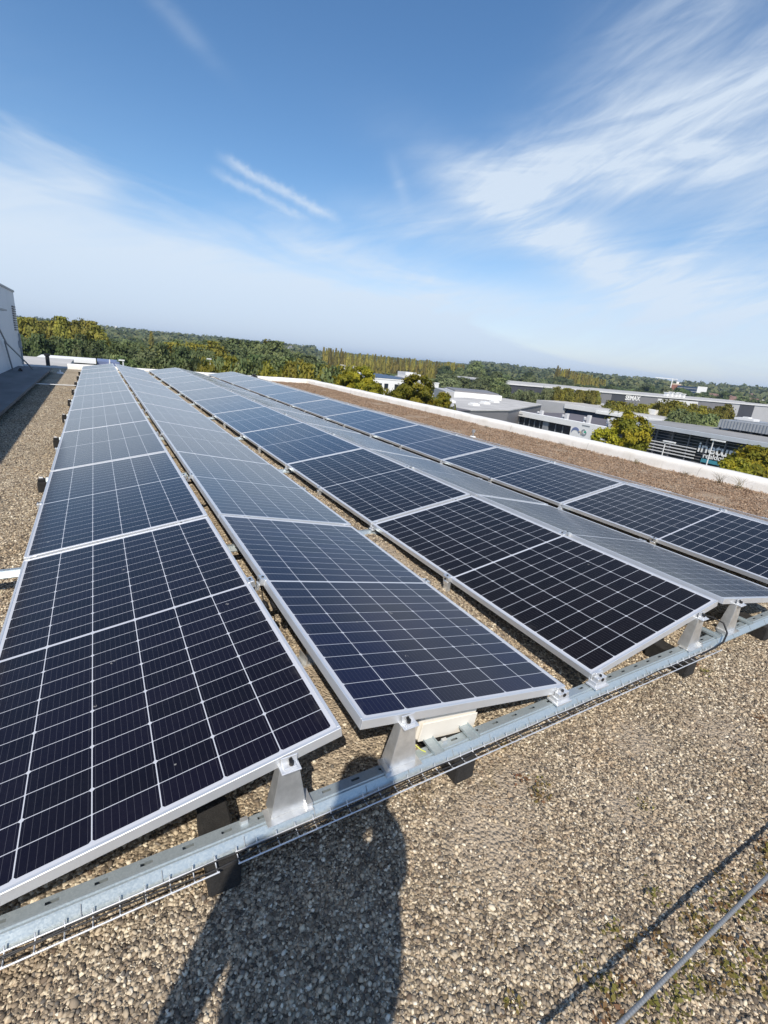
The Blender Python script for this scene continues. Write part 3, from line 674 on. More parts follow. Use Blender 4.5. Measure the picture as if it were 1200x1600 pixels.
# ------------------------------------------------------------ plant room and dark deck at left
m, b, p = mat('plant_room_panels'); P = b.pos(); X, Y, Z = b.xyz(P)
fy = b.m('FRACT', b.m('DIVIDE', Y, 1.15)); seam = b.m('LESS_THAN', fy, .012)
c = b.mix(b.step(b.noise(P, .8, 4), .3, .7), (.68, .70, .73), (.75, .76, .78)); c = b.mix(b.m('MULTIPLY', seam, .35), c, (.3, .3, .32))
b.put(p.inputs['Base Color'], c); p.inputs['Roughness'].default_value = .5
PX = -2.93
root = empty('plant_room', (PX, 12, 0)); tag(root, 'white panelled plant room rising from the dark deck at the left edge', 'plant room')
def pr(q, name, mt, bevel=0.0):
    o = q.build(name, mt, root, bevel); o.location = (-PX, -12, 0); return o
pr(MB().box(-8.5, PX, 1.0, 21.35, .0, 2.56), 'wall_panels', m)
pr(MB().box(-8.5, PX+.03, .97, 21.38, 2.56, 2.62), 'coping', M['grey_clad_light'])
q = MB()
for k in range(11): q.box(PX, PX+.045, 20.35, 21.0, 1.30+k*.075, 1.335+k*.075)
pr(q, 'louvre_grille', M['grey_clad'])
pr(MB().tube([(PX+.05, 20.9, 1.2), (PX+.05, 20.98, .15)], .03, 6).box(PX, PX+.09, 20.84, 20.96, .72, .95), 'downpipe', M['steel_grey'])
pr(MB().tube([(PX+.07, 17.2, 1.0), (PX+.07, 18.0, .15)], .022, 6), 'conduit', M['steel_grey'])
pr(MB().tube([(PX+.04, 15.8, 1.72), (PX+.12, 17.1, .95), (PX+.5, 18.9, .15)], .022, 6), 'brace', M['steel_grey'])
pr(MB().box(PX, PX+.3, 15.2, 16.6, 1.82, 1.86).box(PX, PX+.12, 15.2, 16.4, 1.70, 1.82), 'canopy', M['grey_clad_light'])
m, b, p = mat('dark_deck'); P = b.pos(); X, Y, Z = b.xyz(P)
n = b.noise(b.vec(X, b.m('MULTIPLY', Y, .3), 0.0), 2.2, 5, .6); c = b.mix(b.step(n, .3, .7), (.085, .088, .093), (.14, .144, .15))
seam = b.m('LESS_THAN', b.m('FRACT', b.m('DIVIDE', Y, 1.9)), .02); c = b.mix(b.m('MULTIPLY', seam, .6), c, (.04, .04, .045))
b.put(p.inputs['Base Color'], c); p.inputs['Roughness'].default_value = .7
root = empty('roof_deck', (-2.4, 9, 0)); tag(root, 'dark grey raised deck running along the foot of the plant room', 'deck')
o = MB().box(-2.929, -1.965, -2, 20.0, .10, .15).build('deck_sheet', m, root); o.location = (2.4, -9, 0)
o = MB().box(-2.9, -2.06, -1.9, 19.9, .001, .10).build('deck_base', M['black'], root); o.location = (2.4, -9, 0)
o = MB().box(-.05, .05, -.05, .05, 0, .05).tube([(0, 0, .05), (0, 0, .09)], .03, 8).build('drain_cap', M['black']); o.location = (-2.62, 17.6, .15); tag(o, 'small black cap lying on the dark deck beside the plant room', 'cap')
o = MB().tube([(0, 0, 0), (0, 0, .05)], [.11, .09], 12, False).tube([(0, 0, .05), (0, 0, .12)], .03, 8).build('rod_holder', M['white_paint']); o.location = (-1.72, 19.6, 0); tag(o, 'white round base at the far corner of the dark deck', 'rod holder')
# lower roofs beyond, at left
tag(MB().box(-7, -1.62, 22.3, 30, -9.98, .02).build('annex_block', M['roof_grey']), 'low pale roof section beyond the dark deck', 'building')
o = MB().tube([(0, 0, 0), (0, 0, .42)], .07, 12, False).tube([(0, 0, .38), (0, 0, .46)], .10, 12, False).build('vent_pipe', M['black']); o.location = (-2.3, 23.3, .02); tag(o, 'black vent pipe on the pale roof behind the dark deck', 'vent pipe')
for i, (x0, x1, y0, z) in enumerate([(-5.1, -.6, 52.5, -1.02), (-4.1, -.5, 45.0, -1.35), (-3.5, -.1, 39, -1.5)]):
    root = empty('flat_canopy', ((x0+x1)/2, y0, -10)); tag(root, ['farthest long white edged canopy roof before the yellow green trees', 'middle long white edged canopy roof beyond the far parapet', 'nearest white edged canopy roof beyond the far parapet'][i], 'canopy', 'white edged canopy roofs')
    hw = (x1-x0)/2
    MB().box(-hw, hw, 0, 5, z+10-.28, z+10).build('roof_slab', M['white_paint'], root)
    q = MB().box(-hw+.3, hw-.2, .4, 4.8, 0, z+10-.282); q.build('wall', M['grey_clad'], root)
root = empty('blue_building', (.6, 57, -10)); tag(root, 'blue clad building end beside the white canopy roofs', 'building')
MB().box(-1.1, .9, 0, 6, 0, 8.75).build('wall', M['blue_panel'], root); MB().box(-.05, .05, -.1, 0, 0, 9.0).build('post', M['white_paint'], root)

# ------------------------------------------------------------ buildings at right
def solid(name, poly, z0, z1, mt, parent):
    return MB().prism(poly, z0, z1).build(name, mt, parent)
# glazed office with the sign, facade at x = 72
root = empty('glazed_office', (72, 25, -10)); tag(root, 'dark glazed office with white lettering and a grey roof edge', 'building')
def go(q, name, mt): o = q.build(name, mt, root); o.location = (-72, -25, 10); return o
go(MB().box(72.3, 98, 8, 44.5, -10, -4.62), 'glass_wall', M['glass'])
go(MB().box(70.9, 99, 7, 45.4, -4.6, -4.05), 'roof_edge', M['edge_grey'])
go(MB().box(71.6, 98.4, 7.6, 44.8, -4.05, -4.0), 'roof', M['roof_mid'])
q = MB(); 
for k in range(9): q.box(71.95, 72.05, 8, 44.4, -5.0-k*.42, -4.93-k*.42)
go(q, 'sun_louvre', M['grey_clad'])
q = MB(); y = 9.0
while y < 44.5: q.box(71.85, 72.15, y, y+.12, -10, -4.6); y += 2.4
go(q, 'mullion', M['grey_clad'])
q = MB()
for z in (-6.5, -6.95, -7.4, -7.85): q.box(71.75, 71.85, 34.1, 44, z-.07, z+.07)
go(q, 'rail_bar', M['offwhite'])
go(MB().box(71.78, 71.88, 24.8, 33.1, -8.1, -7.62), 'sign_band', M['teal'])
go(MB().box(71.78, 71.84, 28.0, 28.7, -6.45, -5.9), 'sign_dot', M['green_sign'])
def text(s, size, name, mt, parent, M4, extr=.05, off=0.0):
    cu = bpy.data.curves.new('lettering', 'FONT'); cu.body = s; cu.size = size; cu.extrude = extr; cu.offset = off
    t_ = bpy.data.objects.new('lettering', cu); COL.objects.link(t_); bpy.context.view_layer.update()
    me = bpy.data.meshes.new_from_object(t_.evaluated_get(bpy.context.evaluated_depsgraph_get())); bpy.data.objects.remove(t_)
    me.materials.clear(); me.materials.append(mt); o = link(name, me, parent); o.matrix_local = M4; return o
FX = Matrix(((0, 0, -1, 0), (-1, 0, 0, 0), (0, 1, 0, 0), (0, 0, 0, 1)))     # text facing -X, reading towards -Y
text('inetum', 1.95, 'sign_lettering', M['white_paint'], root, Matrix.Translation((-.22, 33.95-25, 3.25)) @ FX, .06, .03)
text('realdolmen', .95, 'sign_lettering', M['white_paint'], root, Matrix.Translation((-.22, 33.0-25, 2.55)) @ FX, .05, .012)
root = empty('rooftop_unit', (84, 32, -4)); tag(root, 'ribbed grey plant enclosure on the roof of the glazed office', 'roof plant')
q = MB().box(-3, 8, -16, 4.4, .35, 1.55)
y = -15.9
while y < 4.4: q.box(-3.08, -3.0, y, y+.16, .35, 1.55); y += .42
q.build('ribbed_screen', M['steel_grey'], root); q = MB()
for y in np.arange(-15.5, 4.4, 1.4): q.box(-2.8, -2.6, y, y+.25, 0, .35)
q.build('foot', M['dark_clad'], root); MB().box(-1, 3, -15.0, 3.0, 1.55, 1.75).build('top_cover', M['steel_grey'], root)
o = MB().box(-1, 1, -1.3, 1.3, 0, .32).box(-.6, .6, -.4, .4, .32, .5).build('roof_skylight', M['offwhite']); o.location = (84, 34.2, -2.25); tag(o, 'small white hood on top of the ribbed grey plant enclosure', 'roof hood')
# white framed building, front at x = 63..64
root = empty('framed_office', (64, 54, -10)); tag(root, 'white framed low office with a long dark window and wall emblem', 'building')
def gf(q, name, mt): o = q.build(name, mt, root); o.location = (-64, -54, 10); return o
gf(MB().box(64.0, 65, 42.5, 63.4, -5.85, -5.0).box(64.0, 65, 62.65, 63.4, -10, -5.85).box(64.0, 65, 42.5, 49.6, -10, -5.85), 'white_frame', M['white_paint'])
gf(MB().box(64.6, 80, 49.6, 62.65, -10, -5.86).box(65.01, 80, 43, 63, -9.9, -5.95), 'window', M['glass'])
q = MB()
for y in (51.5, 53, 56.4, 57.6, 58.8, 60, 61.3): q.box(64.5, 64.62, y, y+.08, -10, -5.86)
q.box(64.4, 64.63, 54.5, 55.7, -10, -5.86); gf(q, 'mullion', M['steel_grey'])
gf(MB().box(65.01, 81, 42.5, 63.3, -5.6, -5.3), 'roof', M['roof_dark'])
gf(MB().box(63.96, 64, 60.2, 62.3, -5.55, -5.42).box(63.96, 64, 46.2, 47.6, -5.45, -5.28), 'small_lettering', M['steel_grey'])
def arc(cx_, cz_, r0, r1, a0, a1, x):
    q = MB(); n = 18
    for i in range(n):
        a, b_ = rad(a0+(a1-a0)*i/n), rad(a0+(a1-a0)*(i+1)/n)
        w0 = (r1-r0)*math.sin(math.pi*i/n); w1 = (r1-r0)*math.sin(math.pi*(i+1)/n)
        P = lambda r_, t_, xx: (xx, cx_ - r_*math.cos(t_), cz_ + r_*math.sin(t_))
        vs = [P(r0, a, x), P(r0, b_, x), P(r0+w1+.01, b_, x), P(r0+w0+.01, a, x), P(r0, a, x+.04), P(r0, b_, x+.04), P(r0+w1+.01, b_, x+.04), P(r0+w0+.01, a, x+.04)]
        q.add(vs, [(0, 1, 2, 3), (7, 6, 5, 4), (0, 4, 5, 1), (2, 6, 7, 3)])
    return q
gf(arc(48.6, -7.0, .75, 1.15, 20, 165, 63.955), 'wall_emblem', M['blue_panel'])
gf(arc(48.0, -7.0, .55, .75, 10, 100, 63.945), 'wall_emblem', M['beige'])
gf(arc(46.95, -6.35, .3, .62, 60, 400, 63.955), 'wall_emblem', M['steel_grey']); gf(arc(46.8, -6.45, .1, .3, 0, 200, 63.945), 'wall_emblem', M['green_sign'])
DL = ['leftmost white roof duct on the framed office', 'second white roof duct from the left on the framed office', 'tall white roof duct in the middle of the framed office', 'white domed roof duct next to the long band building', 'white boxy roof unit closest to the yellowing tree']
for i, (x, y, s_) in enumerate([(66.8, 58.5, .8), (67.5, 53.6, 1.0), (68, 49.6, 1.25), (74, 49.5, 1.0), (68.6, 45.6, 1.3)]):
    q = MB().box(-.25, .25, -.25, .25, 0, 1.0*s_).box(-.3, .9, .35, .75, .35*s_, .62*s_).tube([(0, .8, 0), (0, .8, .7*s_)], .22, 8)
    if i == 4: q.box(-.8, .8, -1.1, .2, .1, 1.05)
    o = q.build('roof_duct', M['offwhite']); o.location = (x, y, -5.3); tag(o, DL[i], 'roof duct', 'ducts on the framed office roof')
# long band building behind
root = empty('band_building', (90, 62, -10)); tag(root, 'long low building with pale fascia over a dark blue window band', 'building')
def gb(q, name, mt): o = q.build(name, mt, root); o.location = (-90, -62, 10); return o
P0, P1 = (86.3, 77.0), (90.6, 44.0); dv_ = Vector((P1[0]-P0[0], P1[1]-P0[1])).normalized(); nv = Vector((-dv_.y, dv_.x))
def off(p, a, b_): return (p[0]+dv_.x*a+nv.x*b_, p[1]+dv_.y*a+nv.y*b_)
q = MB().prism([off(P0, 6.5, 0), off(P1, 0, 0), off(P1, 0, 24), off(P0, 6.5, 24)], -4.95, -4.05); gb(q, 'fascia', M['offwhite'])
gb(MB().prism([off(P0, -1, .3), off(P0, 6.5, .3), off(P0, 6.5, 23), off(P0, -1, 23)], -10, -4.05), 'end_wall', M['grey_clad_light'])
gb(MB().prism([off(P0, 6.5, .8), off(P1, -.4, .8), off(P1, -.4, 22), off(P0, 6.5, 22)], -10, -4.951), 'window_band', M['glass_blue'])
gb(MB().prism([off(P0, 14, -.25), off(P1, -6, -.25), off(P1, -6, -.01), off(P0, 14, -.01)], -5.05, -4.5), 'blind_strip', M['white_paint'])
gb(MB().prism([off(P0, 0, .6), off(P1, -.5, .6), off(P1, -.5, 23.5), off(P0, 0, 23.5)], -4.049, -3.98), 'roof', M['roof_grey'])
o = MB().box(-.9, .9, -1.1, 1.1, 0, .9).box(-.5, .5, 1.1, 2.4, 0, .5).build('roof_unit', M['white_paint']); o.location = (95, 55.5, -3.98); tag(o, 'white box unit on the roof of the long band building', 'roof unit')
# pale flat roof hall and its grey front
root = empty('flat_hall', (62, 65, -10)); tag(root, 'wide pale flat roofed hall with a plain grey front wall', 'building')
def gh(q, name, mt): o = q.build(name, mt, root); o.location = (-62, -65, 10); return o
gh(MB().prism([(41, 54.0), (48.8, 55.1), (57.3, 57.1), (80.4, 71.0), (81, 84), (58, 75)], -10, -4.62), 'wall', M['grey_clad'])
gh(MB().prism([(47.3, 54.75), (48.8, 54.95), (57.4, 56.95), (80.6, 70.9), (81.2, 84.2), (57.5, 75.2), (46, 63)], -4.619, -4.45), 'roof', M['roof_grey'])
gh(MB().prism([(40.9, 53.9), (47.2, 54.7), (45.9, 63), (41, 60)], -4.619, -4.5), 'lower_roof', M['roof_dark'])
for i, (x, y) in enumerate([(54, 62), (60, 66), (66, 70), (52, 66)]):
    o = MB().box(-.7, .7, -.7, .7, 0, .3).box(-.5, .5, -.5, .5, .3, .42).build('skylight', M['white_paint']); o.location = (x, y, -4.45)
    tag(o, ['white skylight box on the pale hall roof, nearest the grey front', 'white skylight box in the middle of the pale hall roof', 'white skylight box towards the far right of the pale hall roof', 'white skylight box near the left edge of the pale hall roof'][i], 'skylight', 'skylights on the pale hall')
root = empty('low_hall', (69, 80, -10)); tag(root, 'low white hall with a dark roof behind the pale flat roof', 'building')
o = MB().prism([(64, 80.2), (72.8, 75.2), (80, 88), (70, 92)], -10, -3.5).build('wall', M['white_paint'], root); o.location = (-69, -80, 10)
o = MB().prism([(62.5, 81.3), (63.98, 80.2), (69.9, 92.1), (68, 93)], -10, -3.6).build('side_wall', M['grey_clad_light'], root); o.location = (-69, -80, 10)
o = MB().prism([(64.4, 80.6), (72.6, 76), (79.4, 87.6), (70.2, 91.4)], -3.499, -3.2).build('roof', M['grey_clad'], root); o.location = (-69, -80, 10)
# white office block with rooftop solar
root = empty('white_office', (68, 107, -10)); tag(root, 'white two storey office with blue solar rows and a rooftop cabin', 'building')
A0, A1 = Vector((59.2, 107.6)), Vector((78.4, 105.4)); ax = (A1-A0).normalized(); ay_ = Vector((-ax.y, ax.x))
ang = math.atan2(ax.y, ax.x); RM = Matrix.Translation((A0.x-68, A0.y-107, 0)) @ Matrix.Rotation(ang, 4, 'Z')
def gw(q, name, mt): o = q.build(name, mt, root); o.matrix_local = RM; return o
LW = (A1-A0).length
gw(MB().box(0, LW, 0, 26, 0, 6.75).box(-.1, LW+.1, -.1, .3, 6.75, 7.0).box(-.1, .3, .3, 26, 6.75, 7.0), 'wall', M['white_paint'])
for k, z in enumerate((1.2, 4.3)):
    for x in (1.6, 3.4, 6.3, 8.1, 9.9, 13, 15, 17):
        f = gw(MB().box(x, x+1.1, -.06, -.002, z, z+1.5), 'window', M['glass'])
q = MB()
for k in range(5): q.add([(1.2, 2+k*4, 7.0), (11.5, 2+k*4, 7.0), (11.5, 5+k*4, 7.45), (1.2, 5+k*4, 7.45), (1.2, 5+k*4, 7.0), (11.5, 5+k*4, 7.0)], [(0, 1, 2, 3), (3, 2, 5, 4), (0, 3, 4), (1, 5, 2)])
gw(q, 'solar_array', M['solar_far']); gw(MB().box(12.0, 15.4, 6, 11, 6.75, 8.9).box(11.2, 12, 6, 11, 6.75, 7.6), 'roof_cabin', M['offwhite'])
gw(MB().box(17.5, 18.8, 10, 12, 6.75, 8.4).box(-.2, .5, 10, 11, 6.75, 8.2), 'roof_box', M['white_paint'])
root = empty('far_villa', (150, 316, -10)); tag(root, 'small white flat roofed house in front of the poplar row', 'building'); root.rotation_euler = (0, 0, rad(-45))
MB().box(-9, 9, 0, 8, 0, 5.2).build('wall', M['offwhite'], root); MB().box(-9.3, 9.3, -.4, 8, 5.2, 5.6).build('roof', M['white_paint'], root)
for x in (-5, -1.5, 2, 5): MB().box(x, x+1.8, -.05, -.002, 3.0, 4.6).build('window', M['glass'], root)
# long warehouse
W0, W1 = Vector((117.16, 119.74)), Vector((244.7, 95.1)); wd = (W1-W0).normalized(); wang = math.atan2(wd.y, wd.x)
root = empty('warehouse', (W0.x, W0.y, -10), wang); tag(root, 'long grey warehouse with dark and light wall bays across the background', 'building')
bays = [(0, 18, 'dark_clad'), (18, 45, 'grey_clad'), (45, 52, 'dark_clad'), (52, 67.4, 'grey_clad'), (67.4, 88.6, 'offwhite'), (88.6, 106.6, 'grey_clad'), (106.6, 107.4, 'dark_clad'), (107.4, 113, 'grey_clad_light'), (113, 122, 'dark_clad'), (122, 170, 'grey_clad_light')]
for a, b_, k in bays:
    MB().box(a, b_, (0 if k != 'offwhite' else -.3), 45, 0, 7.45 if k != 'offwhite' else 7.0).build('wall_bay', M[k], root)
MB().box(-.3, 170, -.35, 45.3, 7.452, 7.85).build('roof_edge', M['offwhite'], root)
MB().box(0, 169.5, .2, 45, 7.852, 7.90).build('roof', M['roof_grey'], root)
text('SEMAX', 2.3, 'sign_lettering', M['white_paint'], root, Matrix.Translation((51.4, -.12, 5.55)) @ Matrix(((1, 0, 0, 0), (0, 0, -1, 0), (0, 1, 0, 0), (0, 0, 0, 1))), .06, .05)
for i, s_ in enumerate((73.5, 76, 78.2, 80, 82.4)):
    o = MB().box(-.6, .6, -.6, .6, 0, 1.3 + .3*(i % 2)).box(-.8, .8, -.8, .8, 1.3 + .3*(i % 2), 1.55 + .3*(i % 2)).build('roof_fan', M['white_paint']); pp = W0 + wd*s_; o.location = (pp.x - wd.y*2, pp.y + wd.x*2, -2.02)
    tag(o, ['leftmost', 'second', 'third', 'fourth', 'rightmost'][i] + ' of five white roof fans above the pale warehouse bay', 'roof fan', 'white fans on the warehouse roof')
# street lamps before the glazed office
for i, (x, y, h_) in enumerate([(55, 29.4, 5.6), (55, 24.5, 6.65)]):
    root = empty('street_lamp', (x, y, -10)); tag(root, ['shorter white street lamp in front of the glass wall, left of the sign', 'taller white street lamp standing before the white lettering'][i], 'street lamp', 'lamps before the glazed office')
    MB().tube([(0, 0, 0), (0, 0, h_-.1)], [.09, .055], 8).build('pole', M['offwhite'], root); MB().box(-.15, .15, -1.1, .25, h_-.1, h_+.03).build('lamp_head', M['white_paint'], root)
for i, (x, y, zt) in enumerate([(1.4, 46.9, -0.51), (9.7, 53.0, -0.01), (12.4, 52.4, -0.22), (17.6, 56.1, -0.59)]):
    root = empty('street_lamp', (x, y, -10)); tag(root, ['white street lamp over the far parapet beside the round grey green tree', 'thin grey lamp post before the wood, left one of the middle pair', 'thin grey lamp post before the wood, right one of the middle pair', 'thin grey lamp post at the far right corner of the gravel roof'][i], 'street lamp', 'lamp posts beyond the far parapet')
    MB().tube([(0, 0, 0), (0, 0, zt+9.95)], [.09, .05], 8).build('pole', M['offwhite'], root); MB().box(-.34, .12, -.09, .09, zt+9.9, zt+9.99).build('lamp_head', M['white_paint'], root)
# far town, crane
def polar(a, d_): return (CAM.x + d_*math.sin(rad(a)), CAM.y + d_*math.cos(rad(a)))
x, y = polar(62.2, 440); root = empty('far_office', (x, y, gz(440)), rad(-62)); tag(root, 'distant blue glass office slab with a white end block', 'building')
MB().box(-9, 4.2, 0, 10, 0, 13.2).build('glass_slab', M['glass_blue'], root); MB().box(4.2, 10.4, -.4, 10, 0, 13.8).build('white_end', M['white_paint'], root)
q = MB()
for k in range(6): q.box(-9, 4.2, -.1, -.002, 1.6+k*2.0, 1.9+k*2.0)
q.build('floor_band', M['grey_clad_light'], root)
x, y = polar(60.95, 450); root = empty('brick_block', (x, y, gz(450)), rad(-60)); tag(root, 'distant red brick block left of the blue glass office', 'building')
MB().box(-3.6, 3, 0, 8, 0, 13.4).build('wall', M['brick'], root); MB().box(-3.4, 2.8, .3, 7.6, 13.4, 14.4).build('roof', M['beige'], root); MB().box(-.8, 1.0, 2, 4, 14.4, 15.9).build('cabin', M['white_paint'], root)
x, y = polar(60.45, 400); root = empty('tower_crane', (x, y, gz(400)), rad(-55)); tag(root, 'distant white tower crane above the warehouse roof', 'crane')
MB().box(-.28, .28, -.28, .28, 0, 17.4).build('mast', M['white_paint'], root); MB().box(-11, 3, -.2, .2, 16.9, 17.3).build('jib', M['white_paint'], root); MB().box(1.6, 3.0, -.5, .5, 15.6, 16.7).build('counterweight', M['steel_grey'], root)
FH = [(64.9, 430, 'brick', 9, 6), (65.6, 440, 'brick', 11, 6.5), (66.3, 470, 'beige', 10, 7), (67.2, 430, 'brick', 8, 6), (67.6, 700, 'offwhite', 14, 8), (68.1, 690, 'offwhite', 9, 8.5), (66.7, 760, 'offwhite', 10, 8), (68.8, 640, 'beige', 12, 8), (63.8, 440, 'brick', 10, 6)]
FL = ['red brick house with a clay roof behind the warehouse, left of the gap', 'wide red brick house with a clay roof behind the grey warehouse bay', 'beige house with a clay roof above the warehouse', 'small red brick house with a bright gable behind the warehouse', 'wide white house among far trees at right', 'narrow white house near the right picture edge', 'pale far house below the wooded skyline', 'beige house with a clay roof at the right picture edge', 'red brick house just below the blue glass office']
for i, (a, d_, k, w, h_) in enumerate(FH):
    x, y = polar(a, d_); root = empty('house', (x, y, gz(d_)), rad(-a + random.uniform(-25, 25))); tag(root, FL[i], 'house', 'houses of the far town')
    h_ = max((-.2 if d_ < 500 else 3.2) + random.uniform(-.8, .8) - 3.2 - gz(d_), 3.5)
    MB().box(-w/2, w/2, 0, 9, 0, h_).build('wall', M[k], root)
    MB().add([(-w/2-.3, -.4, h_), (w/2+.3, -.4, h_), (w/2+.3, 4.5, h_+3.2), (-w/2-.3, 4.5, h_+3.2), (-w/2-.3, 9.4, h_), (w/2+.3, 9.4, h_)], [(0, 1, 2, 3), (3, 2, 5, 4), (0, 3, 4), (1, 5, 2), (0, 4, 5, 1)]).build('roof', M['tile_roof'], root)
    for xx in (-w/4, w/5): MB().box(xx-.6, xx+.6, -.06, -.002, h_-2.4, h_-.9).build('window', M['glass'], root)
x, y = polar(19.35, 640); root = empty('water_tower', (x, y, gz(640))); tag(root, 'distant white square tower rising over the dark trees', 'tower')
MB().box(-2.8, 2.8, -2.8, 2.8, 0, 12.6).build('shaft', M['white_paint'], root); MB().add([(-3, -3, 12.6), (3, -3, 12.6), (3, 3, 12.6), (-3, 3, 12.6), (0, 0, 15)], [(0, 1, 4), (1, 2, 4), (2, 3, 4), (3, 0, 4)]).build('roof', M['grey_clad'], root)
x, y = polar(1.7, 900); root = empty('far_hall', (x, y, gz(900)), 0); tag(root, 'long pale hall far away between the tree groups at left', 'building')
MB().box(-16, 22, 0, 20, 0, 9.5).build('wall', M['white_paint'], root); MB().box(-17, 23, -1, 21, 9.5, 10.4).build('roof', M['roof_grey'], root); MB().box(3, 6, 3, 6, 10.4, 15).build('chimney', M['offwhite'], root)

# ------------------------------------------------------------ trees
def tree_meshes(kind, seed):
    """unit tree: crown about 1 wide (diameter), 1 tall from z=0 to 1"""
    g = np.random.default_rng(seed)
    P = dict(near=(74, 300, .036, .14), nearsmall=(44, 230, .052, .12), broad=(64, 120, .050, .12), dark=(64, 120, .05, .1), olive=(58, 120, .052, .12), gold=(56, 120, .046, .16), poplar=(46, 90, .055, .04), willow=(64, 130, .042, .06))[kind]
    nc, per, size, z0 = P
    cs = []; tn = []; nr = []
    for i in range(nc):
        a = g.random()*6.283; h = g.random()
        if kind == 'poplar': zc = z0 + (1-z0)*h; rr = .40*math.sin(math.pi*min(1, .12+.88*h)**.75)*(.55+.45*g.random())
        elif kind == 'gold': zc = z0 + (1-z0)*h; rr = .46*(1-abs(2*h-.9)**2.4*.75)*(.35+.65*g.random()**.6)
        else:
            ph = math.acos(1-2*h*.98); rr = .44*math.sin(ph)*(.55+.45*g.random()**.5); zc = z0 + (1-z0)*(.5-.5*math.cos(ph)*(.8+.2*g.random()))
        c = np.array([rr*math.cos(a), rr*math.sin(a), zc]); sp = (.05, .05, .055) if kind == 'poplar' else (.068, .068, .042)
        if kind == 'near': sp = (.058, .058, .030)
        k = int(per*(.5+g.random())); t0 = g.random()
        p_ = c + g.normal(size=(k, 3))*np.array(sp)*(.7+.6*g.random()); cs.append(p_); tn.append(.7*t0 + .3*g.random(k))
        o = p_ - np.array([0, 0, z0+(1-z0)*.45]); o /= np.linalg.norm(o, axis=1)[:, None]+1e-6; o[:, 2] += .35; nr.append(o*1.15)
    C_ = np.concatenate(cs); C_[:, 2] = np.clip(C_[:, 2], z0*.7, 1.02)
    crown = quads_mesh('crown', C_, size, np.concatenate(tn), LM[{'nearsmall': 'near'}.get(kind, kind)], np.concatenate(nr))
    q = MB(); q.tube([(0, 0, 0), (.01, 0, z0), (.0, .012, .55), (0, 0, .85)], [.030, .024, .014, .004], 6)
    for i in range(7):
        a = i*2.4; h = z0*.9 + .07*i; r_ = .3*(1-.06*i)*(.25 if kind == 'poplar' else 1)
        q.tube([(0, 0, h), (r_*.5*math.cos(a), r_*.5*math.sin(a), h+.08), (r_*math.cos(a), r_*math.sin(a), h+.2)], [.012, .008, .003], 5)
    return crown, q.mesh('trunk', M['bark'])
TM = {k: [tree_meshes(k, 31*i+7+len(k)) for i in range(n)] for k, n in dict(near=4, nearsmall=3, broad=4, dark=3, olive=3, gold=4, poplar=4, willow=3).items()}
